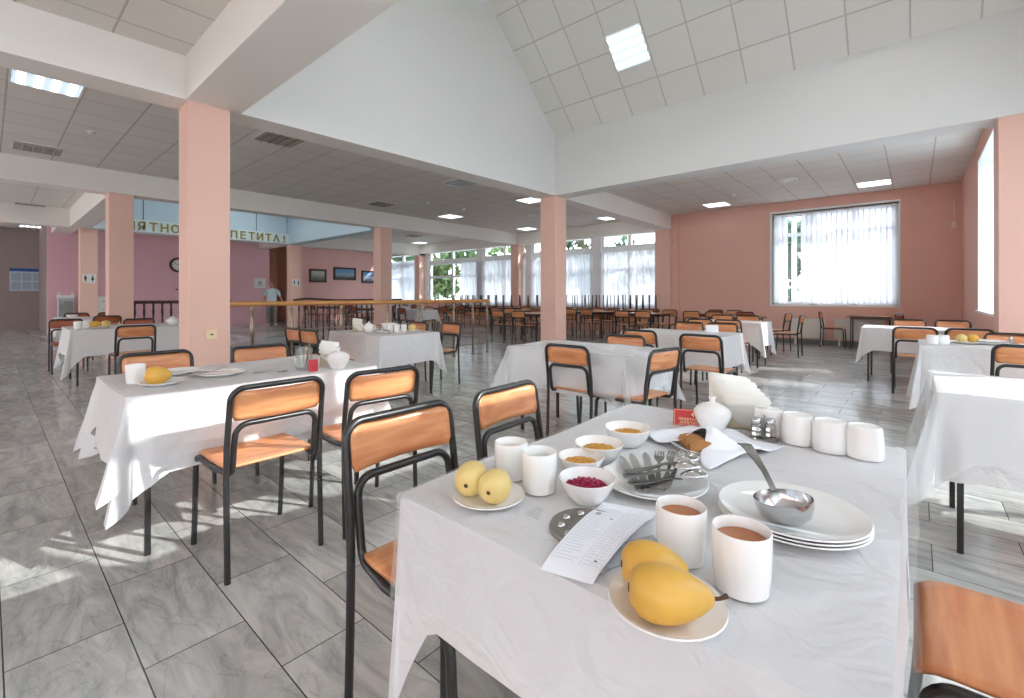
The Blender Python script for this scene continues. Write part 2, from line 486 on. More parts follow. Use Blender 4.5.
# floor with the stair opening
sx0, sx1, sy0, sy1 = -12.1, -7.1, 2.0, 6.55
b = MB()
xs = [LEFT - 0.3, sx0, sx1, RX + 0.4]; ys = [BACK, sy0, sy1, 14.0]
for i in range(3):
    for j in range(3):
        if i == 1 and j == 1: continue
        b.box(xs[i], xs[i + 1], ys[j], ys[j + 1], -0.25, 0.0)
structure(b.build('floor', M['floor'], smooth=0))
b = MB(); b.box(sx0 - .1, sx0, sy0, sy1, -3.3, -.25).box(sx1, sx1 + .1, sy0, sy1, -3.3, -.25).box(sx0, sx1, sy0 - .1, sy0, -3.3, -.25).box(sx0, sx1, sy1, sy1 + .1, -3.3, -.25)
structure(b.build('wall_stairwell', M['green_band'], smooth=0))
structure(MB().box(sx0, sx1, sy0, sy1, -3.4, -3.3).build('floor_lower', M['stair'], smooth=0))
st = thing('staircase', 'stone stair flight going down inside the railed stairwell', 'stairs', (0, 0, 0))
for k in range(14):
    z = -0.17 * (k + 1)
    MB().box(sx1 - 0.02 - 0.3 * (k + 1), sx1 - 0.02 - 0.3 * k, sy0 + .05, sy0 + 1.9, z - .17, z).build('step', M['stair'], st, smooth=0)

# columns
def column(name, x, y, m, w=CW, lab=None):
    o = MB().box(x - w, x, y, y + w, 0, HB + .02).build(name, m, smooth=0, bevel=0.008)
    return structure(o)
column('pillar_front', XA, YA, M['salmon'])
XM = -5.28
column('pillar_middle', XM, YB + .02, M['salmon'])
column('pillar_back_1', XB, YA + .19, M['salmon'])
column('pillar_back_2', XB, YB + .1, M['salmon'])
column('pillar_back_3', XB + .07, YC - .05, M['salmon'])
column('pillar_far_1', XC, YA + .38, M['salmon'])
column('pillar_far_2', XC + .1, YB + .12, M['salmon'])
column('pillar_far_3', XC, YC - .05, M['salmon'])
structure(MB().box(XA - .45, XA + .02, YC - .12, YC + .6, 0, HB + .02).build('pillar_pilaster', M['salmon'], smooth=0, bevel=0.006))
structure(MB().box(XA + .02, XA + .25, YC - .04, YC + .6, 0, HC).build('pillar_pilaster_step', M['pink'], smooth=0))
structure(MB().box(RX2 - .05, RX2 + .6, YB - .004, YB + .42, 0, HB - .001).build('pillar_right', M['salmon'], smooth=0, bevel=0.006))

# beams
def beam(name, x0, x1, y0, y1, m, z0=HB, z1=HC + .3):
    return structure(MB().box(x0, x1, y0, y1, z0, z1).build(name, m, smooth=0, bevel=0.006))
def xline(y):
    return XA + (XM - XA) * (y - YA) / (YB - YA) if y <= YB else XM + (XA - XM) * min(1, (y - YB) / (YC - YB))
front = [(xline(y), y) for y in (BACK, YA, YB, YC + .3)]
structure(MB().prism(front + [(x - CW, y) for x, y in front[::-1]], HB, HC + .3).build('beam_1', M['beam'], smooth=0))
beam('beam_2', XB - CW, XB, BACK, YC + .3, M['beam'])
beam('beam_3', XC - CW, XC, BACK, YC + .3, M['beam'], 3.08)
beam('beam_4', XA, RX + .3, YA - .03, YA + .47, M['beam'])
beam('beam_5', XA, RX + .3, YB, YB + CW, M['white_wall'])
beam('beam_6', XC, XB - CW, YA + .17, YA + .6, M['beam'], 3.08)
beam('beam_7', XC, XB - CW, YB, YB + CW, M['blue'], 3.08)
beam('beam_8', LEFT, XA - CW, YC, YC + CW, M['beam'])
beam('beam_9', LEFT, XC - CW, YA, YA + .45, M['beam'])
beam('beam_10', LEFT, XC - CW, YB + .05, YB + CW, M['beam'], 3.12)

# flat suspended ceilings
def ceil(name, x0, x1, y0, y1, m=None, z=HC):
    return structure(MB().box(x0, x1, y0, y1, z, z + .12).build(name, m or M['ceiling'], smooth=0))
ceil('ceiling_1', LEFT, RX + .3, BACK, YA - .03)
ceil('ceiling_6', XC - CW, XB, YA - .03, YA + .25)
ceil('ceiling_2', XB, XA - CW, YA - .03, YC)
ceil('ceiling_3', XA, RX + .3, YB + CW, YC + .6)
ceil('ceiling_4', LEFT, XB - CW, YB + CW, YC)
ceil('ceiling_5', LEFT, XC - CW, YA - .03, YB + CW)

# front hall: gable wall, upright wall, sloped tiled ceiling with its ridge along x
ZS = 4.29
yc = (YA + .47 + YB) / 2; rise = YB - yc
def gable(name, x0, x1, m, skew=0.0):
    b = MB(); poly = [(YA + .3, HB + .001), (YB + .02, HB + .001), (YB + .02, ZS), (yc, ZS + rise + .1), (YA + .3, ZS)]
    n = len(poly)
    vs = [(x0, p[0], p[1]) for p in poly] + [(x1 + skew * (p[0] - YA), p[0], p[1]) for p in poly]
    b.add(vs, [tuple(range(n)), tuple(range(2 * n - 1, n - 1, -1))] + [(i, n + i, n + (i + 1) % n, (i + 1) % n) for i in range(n)])
    return structure(b.build(name, m, smooth=0))
gable('wall_gable', XA - .3, XA + .002, M['white_wall'], (XM - XA) / (YB - YA))
gable('wall_gable_right', RX, RX + .3, M['white_wall'])
structure(MB().box(XA, RX + .3, YB + .0005, YB + .3, HC, ZS).build('wall_upper_far', M['white_wall'], smooth=0))
structure(MB().box(XA, RX + .3, YA + .2, YA + .4695, HC, ZS).build('wall_upper_near', M['white_wall'], smooth=0))
L = rise * math.sqrt(2) + .25
o = MB().box(XA - .1, RX + .2, -.2, L, 0, .12).build('ceiling_slope_far', M['slope_tile'], smooth=0, loc=(0, YB + .0, ZS), rot=(PI - PI / 4, 0, 0))
o.scale = (1, 1, -1); structure(o)
o = MB().box(XA - .1, RX + .2, -.2, L, 0, .12).build('ceiling_slope_near', M['slope_tile'], smooth=0, loc=(0, YA + .47, ZS), rot=(PI / 4, 0, 0))
structure(o)

# second (pale blue) hall beyond
def gable2(name, x0, x1, m, y0=YA + .3, y1=YB + .1):
    b = MB(); ym = (y0 + y1) / 2; r = (y1 - y0) / 2
    poly = [(y0, HC), (y1, HC), (y1, 4.2), (ym, 4.2 + r), (y0, 4.2)]
    n = len(poly)
    vs = [(x0, p[0], p[1]) for p in poly] + [(x1, p[0], p[1]) for p in poly]
    b.add(vs, [tuple(range(n)), tuple(range(2 * n - 1, n - 1, -1))] + [(i, n + i, n + (i + 1) % n, (i + 1) % n) for i in range(n)])
    return structure(b.build(name, m, smooth=0))
gable2('wall_blue_back', XC - .3, XC - .002, M['blue'])
gable2('wall_blue_front', XB - .35, XB - .05, M['blue'])
structure(MB().box(XC, XB - CW, YB + .01, YB + .3, HC, 4.2).build('wall_blue_side', M['blue'], smooth=0))
structure(MB().box(XC, XB - CW, YA + .22, YA + .44, HC, 4.2).build('wall_blue_near', M['blue'], smooth=0))
structure(MB().box(XC, XC + .03, YA + .46, YB, 3.45, 4.2).build('wall_blue_panel', M['blue'], smooth=0))
# thin joints of the blue cladding panels
b = MB()
for k in range(6):
    y = 2.05 + k * 1.05
    b.box(XC + .02, XC + .034, y - .012, y + .012, 3.47, 4.2)
structure(b.build('trim_blue_joints', mat('joint_grey', srgb(88, 112, 128), 0.7), smooth=0))
L2 = (YB - YA - .2) / 2 * math.sqrt(2) + .3
o = MB().box(XC - .1, XB, 0, L2, 0, .12).build('ceiling_blue_far', M['blue_tile'], smooth=0, loc=(0, YB + .1, 4.2), rot=(PI - PI / 4, 0, 0)); o.scale = (1, 1, -1); structure(o)
o = MB().box(XC - .1, XB, 0, L2, 0, .12).build('ceiling_blue_near', M['blue_tile'], smooth=0, loc=(0, YA + .3, 4.2), rot=(PI / 4, 0, 0)); structure(o)
# white frieze with the greeting
band = structure(MB().box(XC, XC + .22, YA + .45, YB, 3.08, 3.45).build('trim_frieze', mat('frieze_paint', srgb(214, 226, 226), 0.5), smooth=0))

def text_mesh(body, size, extrude=0.0, spacing=1.0, align='LEFT', bold=.012):
    cu = bpy.data.curves.new('txt', 'FONT'); cu.body = body; cu.size = size; cu.extrude = extrude
    cu.align_x = align; cu.space_character = spacing; cu.offset = size * bold
    to = bpy.data.objects.new('txt', cu); COL.objects.link(to)
    dg = bpy.context.evaluated_depsgraph_get()
    me = bpy.data.meshes.new_from_object(to.evaluated_get(dg))
    vs = [v.co.copy() for v in me.vertices]; fs = [tuple(p.vertices) for p in me.polygons]
    bpy.data.objects.remove(to); bpy.data.curves.remove(cu); bpy.data.meshes.remove(me)
    return vs, fs

lettering = thing('wall_lettering', 'olive gold greeting in capital letters on the pale frieze', 'lettering', (XC + .22, YB / 2, 3.1))
greet = 'ПРИЯТНОГО АППЕТИТА!'
for i, chx in enumerate(greet):
    if chx == ' ': continue
    vs, fs = text_mesh(chx, 0.34, 0.012, align='CENTER', bold=.022)
    y = 2.22 + i * 0.272 + (.14 if i == 0 else 0)
    sxk = 1.0
    MB().add([(.015 + v.z, y - YB / 2 + v.x * .95, .035 + v.y) for v in vs], fs).build('letter', M['letters'], lettering, smooth=0)

# walls at the far left
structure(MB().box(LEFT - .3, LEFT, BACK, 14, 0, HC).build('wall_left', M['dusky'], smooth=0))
structure(MB().box(-20.3, -20.2, 1.23, 7.75, 0, HC).build('wall_lavender', M['lavender'], smooth=0))
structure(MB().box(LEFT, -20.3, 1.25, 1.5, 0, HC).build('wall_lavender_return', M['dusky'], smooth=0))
structure(MB().box(-23.0, -22.7, 7.0, 9.6, 0, HC).build('wall_corridor', M['corridor'], smooth=0))
structure(MB().box(-21.75, -21.45, 9.05, 13.9, 0, HC).build('wall_paintings', M['rose'], smooth=0))
structure(MB().box(-22.8, -21.75, 9.05, 9.35, 0, HC).build('wall_corridor_side', M['corridor'], smooth=0))

# far wall with the wide window, right wall of the far bay
wx0, wx1, wz0, wz1 = -2.77, -0.27, 0.97, 3.30
b = MB()
b.box(XA, wx0, YC, YC + .4, 0, HC).box(wx1, RX2 + .4, YC, YC + .4, 0, HC).box(wx0, wx1, YC, YC + .4, 0, wz0).box(wx0, wx1, YC, YC + .4, wz1, HC)
structure(b.build('wall_far', M['pink'], smooth=0))
ry0, ry1 = 7.95, 10.2
b = MB()
b.box(RX2, RX2 + .5, YB + .2, ry0, 0, HC).box(RX2, RX2 + .5, ry1, YC + .4, 0, HC).box(RX2, RX2 + .5, ry0, ry1, 0, .95).box(RX2, RX2 + .5, ry0, ry1, 3.3, HC)
structure(b.build('wall_right', M['pink'], smooth=0))
b = MB()
b.box(RX2 + .005, RX2 + .5, ry1 - .012, ry1, .95, 3.3).box(RX2 + .005, RX2 + .5, ry0, ry0 + .012, .95, 3.3).box(RX2 + .005, RX2 + .5, ry0, ry1, 3.288, 3.3)
structure(b.build('trim_right_reveal', M['frame_white'], smooth=0))
structure(MB().box(RX2 - .03, RX2 + .45, ry0, ry1 - .02, .945, .975).build('trim_right_sill', M['frame_white'], smooth=0))
b = MB(); X = RX2 + .42
b.box(X, X + .06, ry0, ry0 + .07, .98, 3.285).box(X, X + .06, ry1 - .08, ry1 - .012, .97, 3.29).box(X, X + .06, ry0, ry1, .97, 1.04).box(X, X + .06, ry0, ry1, 3.22, 3.29).box(X, X + .06, 9.02, 9.1, .97, 3.29)
wr = structure(b.build('window_1', M['frame_white'], smooth=0))
MB().box(X + .02, X + .03, ry0, ry1, 1.0, 3.25).build('pane', M['glass'], wr, smooth=0)

# wide window frame + vertical blinds
b = MB(); Y = YC + .22
b.box(wx0, wx0 + .08, Y, Y + .07, wz0, wz1).box(wx1 - .08, wx1, Y, Y + .07, wz0, wz1).box(wx0, wx1, Y, Y + .07, wz0, wz0 + .08).box(wx0, wx1, Y, Y + .07, wz1 - .08, wz1)
b.box(-1.95, -1.87, Y, Y + .07, wz0, wz1).box(-1.12, -1.04, Y, Y + .07, wz0, wz1).box(wx0, wx1, Y, Y + .07, 2.72, 2.80)
wf = structure(b.build('window_2', M['frame_white'], smooth=0))
MB().box(wx0, wx1, Y + .03, Y + .04, wz0, wz1).build('pane', M['glass'], wf, smooth=0)
b = MB()
b.box(wx0 - .06, wx0, YC - .012, YC + .2, wz0 - .02, wz1 + .05).box(wx1, wx1 + .03, YC - .012, YC + .2, wz0 - .02, wz1 + .05).box(wx0, wx1, YC - .012, YC + .2, wz1, wz1 + .05).box(wx0 - .05, wx1 + .03, YC - .02, YC + .2, wz0 - .04, wz0)
structure(b.build('trim_window_2', M['frame_white'], smooth=0))

def blinds(name, label, x0, x1, z0, z1, gaps, rot, loc, ang0=0.25, w=.127):
    """vertical blind slats in local x"""
    root = thing(name, label, 'blinds', loc, rot)
    b = MB(); n = int((x1 - x0) / .104)
    for k in range(n):
        x = x0 + (k + .5) * (x1 - x0) / n
        if any(a < x < c for a, c in gaps): continue
        a = ang0 + random.uniform(-.18, .18)
        dx, dy = math.cos(a) * w / 2, math.sin(a) * w / 2
        def fn(u, v, x=x, dx=dx, dy=dy):
            s = (u - .5) * 2
            return (x + dx * s, dy * s + .008 * (1 - s * s), z0 + (z1 - z0) * v)
        b.grid(fn, 4, 2)
    b.build('slats', M['curtain'], root, smooth=60)
    MB().box(x0, x1, -.02, .02, z1, z1 + .035).build('headrail', M['plastic'], root, smooth=0)
    return root
blinds('vertical_blinds', 'white vertical slat blinds partly open on the wide window', wx0, wx1, wz0 + .03, wz1 - .05, [(-2.47, -2.33), (-2.24, -2.12)], 0, (0, YC + .1, 0), .12)

# long glazed wall behind the back rows
gy = 13.75
structure(MB().box(-21.45, XA - .4, gy, gy + .2, 0, .85).build('wall_window_base', M['pink'], smooth=0))
structure(MB().box(-21.45, XA - .4, gy, gy + .2, 3.36, HC).build('wall_window_head', M['beam'], smooth=0))
bays = [(-8.0, -5.9), (-11.0, -8.28), (-13.6, -11.2), (-17.2, -13.9), (-20.9, -17.6)]
wn = 3
piers = [(-8.28, -7.98), (-11.2, -11.0), (-13.9, -13.6), (-17.6, -17.2), (-21.45, -20.9)]
for (a, c) in piers:
    structure(MB().box(a, c, gy - .08, gy + .2, .85, 3.36).build('wall_window_pier', M['frame_white'], smooth=0))
for (a, c) in bays:
    b = MB(); m0 = (a + c) / 2
    zt = 2.74
    for x in (a, m0 - .06, c - .12):
        b.box(x, x + .12, gy - .034, gy + .074, .852, 3.356)
    for z, hh in ((.85, .07), (2.0, .10), (zt - .12, .22), (3.28, .08)):
        b.box(a, c, gy - .03, gy + .07, z, z + hh)
    wo = structure(b.build('window_%d' % wn, M['frame_white'], smooth=0)); wn += 1
    MB().box(a, c, gy + .03, gy + .035, .85, 3.36).build('pane', M['glass'], wo, smooth=0)

def curtain(name, label, x0, x1, z0, z1, y, amp=.035, per=.13, seed=0, group=None):
    rnd = random.Random(seed); n = int((x1 - x0) / .018)
    ph = [rnd.uniform(0, 6) for _ in range(4)]
    def fn(u, v):
        x = x0 + (x1 - x0) * u
        k = amp * (math.sin(2 * PI * x / per + ph[0]) + .5 * math.sin(2 * PI * x / (per * .61) + ph[1])) * (1.1 - .25 * v)
        return (x + .01 * math.sin(v * 5 + x * 20), y + k, z0 + (z1 - z0) * v)
    b = MB().grid(fn, n, 4)
    o = b.build(name, M['curtain'], smooth=180)
    return tag(o, label, 'curtain', group)
pl = ['pilaster', 'second bay from the pilaster', 'third bay from the pilaster']
curtain('sheer_curtain', 'sheer white curtain in the window bay beside the pink pilaster', -7.97, -5.93, .8, 2.62, gy - .12, seed=1, group='sheer curtains')
curtain('sheer_curtain', 'sheer white curtain in the bay behind the middle pillar', -10.98, -8.30, .8, 2.62, gy - .12, seed=2, group='sheer curtains')
curtain('sheer_curtain', 'sheer white curtain in the bay behind the back row pillar', -14.9, -11.22, .8, 2.62, gy - .12, seed=3, group='sheer curtains')
curtain('sheer_curtain', 'sheer white curtain at the far glazing behind the most distant pillar', -20.4, -17.7, .1, 2.9, gy - .12, .015, .3, seed=4, group='sheer curtains')

# unseen right outer wall of the front hall, glazed; added blinds shape the sun
slots = []
b = MB()
b.box(RX, RX + .25, BACK, YB - .05, 0, .33)
b.box(RX, RX + .25, BACK, YB - .05, 3.42, HC)
for y in (BACK, -3.6, -1.7, .25, YB - .3):
    b.box(RX, RX + .25, y, y + .25, .33, 3.42)
structure(b.build('wall_right_front', M['pink'], smooth=0))
b = MB()
for y in (-2.6, -.7, 1.3, 2.25, 3.2, 4.15, 5.1, 6.0):
    b.box(RX + .1, RX + .16, y, y + .06, .33, 3.42)
for z in (.33, 2.80):
    b.box(RX + .1, RX + .16, BACK, YB - .2, z, z + .06)
wq = structure(b.build('window_8', M['frame_white'], smooth=0))
MB().box(RX + .12, RX + .125, BACK, YB - .2, .33, 3.42).build('pane', M['glass'], wq, smooth=0)
M['blind'] = cloth_mat('added_sun_blind_fabric', srgb(240, 241, 243), 0.6, 0.0)  # fabric of the added blinds that cut the sun into patches
for (y0, y1, z0, z1, lab) in ((.5, 3.3, .76, 2.294, 'added unseen blind shaping the sun beside the laid front table'), (3.32, 4.3, 1.50, 2.294, 'short added unseen blind shaping the sun beside the sunlit cloth table'), (4.32, 7.0, .76, 3.40, 'added unseen blind stopping the sun next to the column by the side wall'), (-3.3, .24, .72, 3.0, 'added unseen blind stopping the sun level with the seats by the pear plate')):
    tag(MB().box(RX + .05, RX + .06, y0, y1, z0, z1).build('added_sun_blind', M['blind'], smooth=0), lab, 'blind', 'added blinds shaping the sun')
tag(MB().box(RX + .05, RX + .06, 3.32, 4.3, .72, 1.15).build('added_sun_blind', M['blind'], smooth=0), 'low added unseen blind shaping the sun beside the sunlit cloth table', 'blind', 'added blinds shaping the sun')

b = MB()
b.box(LEFT, RX, BACK - .3, BACK, 0, .9).box(LEFT, RX, BACK - .3, BACK, 2.7, HC)  # unseen wall, put in to weaken the light from behind
for k in range(7):
    b.box(LEFT + k * 2.95, LEFT + k * 2.95 + 1.1, BACK - .3, BACK, .9, 2.7)
b.box(-5.6, RX, BACK - .3, BACK, .9, 2.1)  # stretch closed to keep back light off the front tablecloth
structure(b.build('wall_back_unseen', M['pink'], smooth=0))
# skirting and radiators
structure(MB().box(XA + .25, RX2, YC - .02, YC, 0, .12).build('baseboard_far', M['skirting'], smooth=0))
structure(MB().box(RX2 - .02, RX2, YB + .25, YC, 0, .12).build('baseboard_right', M['skirting'], smooth=0))
for (x0, x1, lab) in ((-2.35, -1.62, 'cream radiator panel below the wide window near the two chairs'), (-1.45, -.5, 'cream radiator panel behind the bare table under the wide window')):
    r = thing('radiator', lab, 'radiator', ((x0 + x1) / 2, YC - .06, .14), 0, 'radiators under the window')
    b = MB(); w = x1 - x0
    b.box(-w / 2, w / 2, -.03, .03, .02, .5)
    b.build('panel', M['radiator'], r, smooth=0, bevel=.01)
    b = MB()
    for k in range(int(w / .06)): b.box(-w / 2 + .03 + k * .06, -w / 2 + .05 + k * .06, -.036, -.028, .05, .47)
    b.build('fins', M['radiator'], r, smooth=0)
    for sx in (-1, 1): MB().box(sx * (w / 2 - .1) - .02, sx * (w / 2 - .1) + .02, -.02, .055, -.14, .04).build('foot', M['radiator'], r, smooth=0)

# outside
structure(MB().box(-60, 40, 14.3, 60, -.6, -.5).build('ground_outside', M['ground'], smooth=0))
structure(MB().box(RX + .6, 40, BACK - 20, 14.3, -.6, -.5).build('ground_outside_side', M['ground'], smooth=0))
def tree(label, x, y, h, r, seed, m, n=1700):
    rnd = random.Random(seed)
    t = thing('tree', label, 'tree', (x, y, -.5), 0, 'trees outside the windows')
    b = MB().tube([(0, 0, 0), (.05, .02, h * .35), (-.05, .06, h * .7), (0, 0, h * .92)], [.14, .11, .07, .03], 8)
    for k in range(6):
        a = rnd.uniform(0, 6.28); z = h * rnd.uniform(.35, .75)
        b.tube([(0, 0, z), (math.cos(a) * r * .4, math.sin(a) * r * .4, z + r * .35), (math.cos(a) * r * .8, math.sin(a) * r * .8, z + r * .5)], [.05, .035, .015], 6)
    b.build('trunk', M['bark'], t)
    b = MB()
    blobs = [(rnd.gauss(0, r * .45), rnd.gauss(0, r * .45), h * rnd.uniform(.35, 1.0), rnd.uniform(.3, .6) * r) for _ in range(9)]
    for k in range(n):
        bx, by, bz, br = rnd.choice(blobs)
        d = Vector((rnd.gauss(0, 1), rnd.gauss(0, 1), rnd.gauss(0, 1))).normalized() * br * rnd.uniform(.6, 1.0)
        p = Vector((bx, by, bz)) + d
        u = Vector((rnd.gauss(0, 1), rnd.gauss(0, 1), rnd.gauss(0, 1))).normalized(); w = u.cross(Vector((rnd.gauss(0, 1), rnd.gauss(0, 1), rnd.gauss(0, 1)))).normalized()
        s = rnd.uniform(.14, .27)
        b.add([p - u * s, p + w * s * .5, p + u * s, p - w * s * .5], [(0, 1, 2, 3)])
    b.build('foliage', m, t, smooth=0)
for k, (lab, x, y, h, r, m) in enumerate((
    ('leafy tree outside the bay beside the pink pilaster', -6.6, 19.6, 6.6, 2.3, 'foliage'),
    ('dark green tree outside behind the middle pillar', -11.2, 17.6, 7.2, 2.4, 'foliage_dark'),
    ('pale green tree outside the bay behind the back pillar', -15.2, 18.6, 6.4, 2.2, 'foliage'),
    ('bushy green tree outside the uncurtained bay', -20.6, 18.2, 5.2, 2.0, 'foliage'),
    ('low green tree outside the far end glazing', -25.5, 19, 4.6, 1.9, 'foliage_dark'),
    ('small tree outside the wide window seen between blind slats', -3.5, 18.2, 4.2, 1.4, 'foliage_dark'))):
    tree(lab, x, y, h, r, 20 + k, M[m])

# ================================================================== CEILING LIGHTS
def lamp_lit(label, x, y, z=HC, rot=None, name='ceiling_light', em='lamp_tube'):
    t = thing(name, label, 'ceiling light', (x, y, z), 0, 'ceiling light panels')
    if rot: t.rotation_euler = rot
    b = MB(); h = .295; d = .012
    b.box(-h, h, -h, -h + .02, -d, 0).box(-h, h, h - .02, h, -d, 0).box(-h, -h + .02, -h, h, -d, 0).box(h - .02, h, -h, h, -d, 0)
    b.build('frame', M['plastic'], t, smooth=0)
    MB().box(-h + .02, h - .02, -h + .02, h - .02, -.004, -.001).build('diffuser', M['lamp'], t, smooth=0)
    b = MB()
    for k in range(4):
        b.box(-h + .02, h - .02, -.235 + k * .135, -.170 + k * .135, -.009, -.0045)
    b.build('tubes', M[em], t, smooth=0)
    return t
def lamp_louver(label, x, y, z=HC):
    t = thing('louvre_ceiling_light', label, 'ceiling light', (x, y, z), 0, 'louvred ceiling lights')
    b = MB(); h = .295; d = .05
    b.box(-h, h, -h, -h + .02, -.014, 0).box(-h, h, h - .02, h, -.014, 0).box(-h, -h + .02, -h, h, -.014, 0).box(h - .02, h, -h, h, -.014, 0)
    b.build('frame', M['plastic'], t, smooth=0)
    MB().box(-h + .02, h - .02, -h + .02, h - .02, -.004, -.001).build('backing', M['plastic'], t, smooth=0)
    b = MB()
    for k in range(1, 8):
        p = -h + k * .59 / 8
        b.box(p - .004, p + .004, -h + .02, h - .02, -.03, -.004)
    for k in range(1, 5):
        p = -h + k * .59 / 5
        b.box(-h + .02, h - .02, p - .006, p + .006, -.03, -.006)
    b.build('louvre', M['grate'], t, smooth=0)
    return t
for x, y, lab in ((-7.27, .45, 'lit square ceiling panel near the front pillar above the aisle'), (-10.5, 9.2, 'lit ceiling panel beyond the middle pillar toward the picture wall'),
                  (-7.2, 8.95, 'lit ceiling panel just behind the middle pillar'), (-7.05, 12.6, 'lit ceiling panel near the curtained bay by the pilaster'), (-10.4, 12.7, 'lit ceiling panel close to the windows by the back row pillar'),
                  (-3.9, 12.6, 'lit ceiling panel near the pink pilaster'), (-.65, 12.4, 'lit ceiling panel above the wide window corner'), (-16.8, 12.9, 'lit ceiling panel at the window side of the far bay'),
                  (-20.7, 9.0, 'lit ceiling panel in front of the corridor opening'), (-22.9, 1.0, 'lit ceiling panel by the notice board wall')):
    lamp_lit(lab, x, y)
sl = lamp_lit('lit square panel set in the sloped tiled ceiling', -3.34, 6.545, 5.03, rot=(PI / 4 * -1, 0, 0), name='sloped_ceiling_light')
lamp_lit('added unseen fill panel in the near slope over the front table', -1.2, 2.45, 4.94, rot=(PI / 4, 0, 0), name='sloped_ceiling_light', em='fill_high')  # out of view, added so the table tops get light from above
lamp_lit('added unseen fill panel in the near slope over the pillar table', -3.6, 2.45, 4.94, rot=(PI / 4, 0, 0), name='sloped_ceiling_light', em='fill_high')  # another unseen panel added for top light in the front hall
lamp_lit('added unseen fill panel in the far slope over the side window tables', -.34, 6.545, 5.03, rot=(-PI / 4, 0, 0), name='sloped_ceiling_light', em='fill_high')  # added above the view to strengthen the hall's overhead light
lamp_lit('added fill panel in the far slope of the pale blue hall near the second beam', -13.2, 6.2, 5.35, rot=(-PI / 4, 0, 0), name='sloped_ceiling_light', em='fill_blue_hall')  # added light source for the dim blue hall
lamp_lit('added fill panel in the far slope of the pale blue hall', -15.6, 6.2, 5.35, rot=(-PI / 4, 0, 0), name='sloped_ceiling_light', em='fill_blue_hall')  # likewise added, lifts the blue hall and the wall behind it
for x, y, lab in ((-10.65, .55, 'louvred ceiling light beyond the lit panel of the aisle'), (-7.25, 2.93, 'louvred ceiling light beside the front pillar above the railing'), (-7.2, 6.6, 'louvred ceiling light near the upper wall by the middle pillar'),
                  (-10.4, 6.75, 'louvred ceiling light close to the second beam'), (-15.0, 11.2, 'louvred ceiling light in the far window bay'), (-17.4, .75, 'louvred ceiling light in the shaded far aisle')):
    lamp_louver(lab, x, y)
def vent(label, x, y, r=.21):
    t = thing('ceiling_vent', label, 'vent', (x, y, HC), 0, 'round ceiling vents')
    MB().lathe([(r, 0), (r, -.015), (r * .86, -.03), (r * .8, -.02), (r * .8, 0)], 32).build('ring', M['plastic'], t)
    MB().lathe([(r * .66, 0), (r * .66, -.03), (r * .5, -.035), (r * .46, -.02), (r * .46, 0)], 32).build('cone', M['plastic'], t)
    MB().lathe([(r * .32, -.002), (r * .32, -.03), (0, -.04)], 24).build('core', M['plastic'], t)
    return t
vent('round white ceiling vent in the far bay near the wide window', -2.0, 10.85)
vent('round white ceiling vent just behind the middle pillar', -8.6, 10.75, .17)
def detector(label, x, y, z=HC):
    t = thing('smoke_detector', label, 'smoke detector', (x, y, z), 0, 'smoke detectors on the ceiling')
    MB().lathe([(.055, 0), (.055, -.012), (.042, -.018)], 20).build('base', M['plastic'], t)
    MB().lathe([(.042, -.018), (.036, -.04), (0, -.046)], 20).build('cap', M['plastic'], t)
for x, y, lab in ((-9.0, 1.0, 'white smoke detector on the aisle ceiling before the second beam'), (-9.35, 7.4, 'white smoke detector near the second beam by the louvred light'), (-9.3, 8.6, 'white smoke detector close to the lit panel beyond the middle pillar'),
                  (-3.2, 11.6, 'white smoke detector on the ceiling before the wide window')):
    detector(lab, x, y)

# ================================================================== WALL ITEMS
def pir(label, x, y, z, face):
    t = thing('motion_detector', label, 'motion detector', (x, y, z), face, 'motion detectors')
    MB().box(-.035, .035, -.05, 0, -.06, .06).build('housing', M['plastic'], t, smooth=0, bevel=.012)
    MB().lathe([(.022, -.025), (.03, 0), (.022, .025)], 16, (0, -.045, -.03)).build('lens', M['ivory'], t)
    MB().tube([(0, -.006, .06), (0.005, -.006, .3), (-.004, -.006, .55)], .006, 6).build('cable', M['plastic'], t)
    return t
pir('small white motion detector on the pilaster step', XA + .14, YC - .045, 2.6, 0)
pir('small white motion detector on the far wall beside the corner', .62, YC - .005, 2.68, 0)
t = thing('wall_socket', 'ivory power socket low on the front pillar', 'socket', (XA, 1.525, .80), PI / 2)
MB().box(-.05, .05, -.012, 0, -.05, .05).build('plate', M['ivory'], t, smooth=0, bevel=.006)
MB().lathe([(.028, 0), (.028, -.006), (.02, -.006), (.02, -.002), (0, -.002)], 24).xform(Matrix.Translation((0, -.0125, 0)) @ Matrix.Rotation(-PI / 2, 4, 'X')).build('socket_cup', M['ivory'], t)
b = MB()
for dx in (-.01, .01): b.cbox((dx, -.016, 0), (.006, .006, .006))
b.cbox((0, -.016, .0), (.028, .004, .012)); b.build('contacts', M['dark'], t, smooth=0)

t = thing('wall_clock', 'round dark rimmed clock on the lavender wall', 'clock', (-20.2, 4.6, 2.31), PI / 2)
Rx = Matrix.Rotation(PI / 2, 4, 'X')
MB().lathe([(.2, 0), (.27, 0), (.27, .05), (.235, .06), (.2, .05)], 40).xform(Rx).build('rim', M['picture_frame'], t)
MB().lathe([(0, .02), (.21, .02)], 40).xform(Rx).build('dial', M['plastic'], t)
b = MB()
for k in range(12):
    a = k * PI / 6; b.cbox((.17 * math.sin(a), -.023, .17 * math.cos(a)), (.014, .003, .04), Matrix.Rotation(a, 3, 'Y'))
b.build('hour_marks', M['black'], t, smooth=0)
b = MB(); b.cbox((.035, -.026, .035), (.016, .003, .12), Matrix.Rotation(.8, 3, 'Y')); b.cbox((-.05, -.026, .03), (.011, .003, .15), Matrix.Rotation(-1.1, 3, 'Y'))
b.build('hands', M['black'], t, smooth=0)

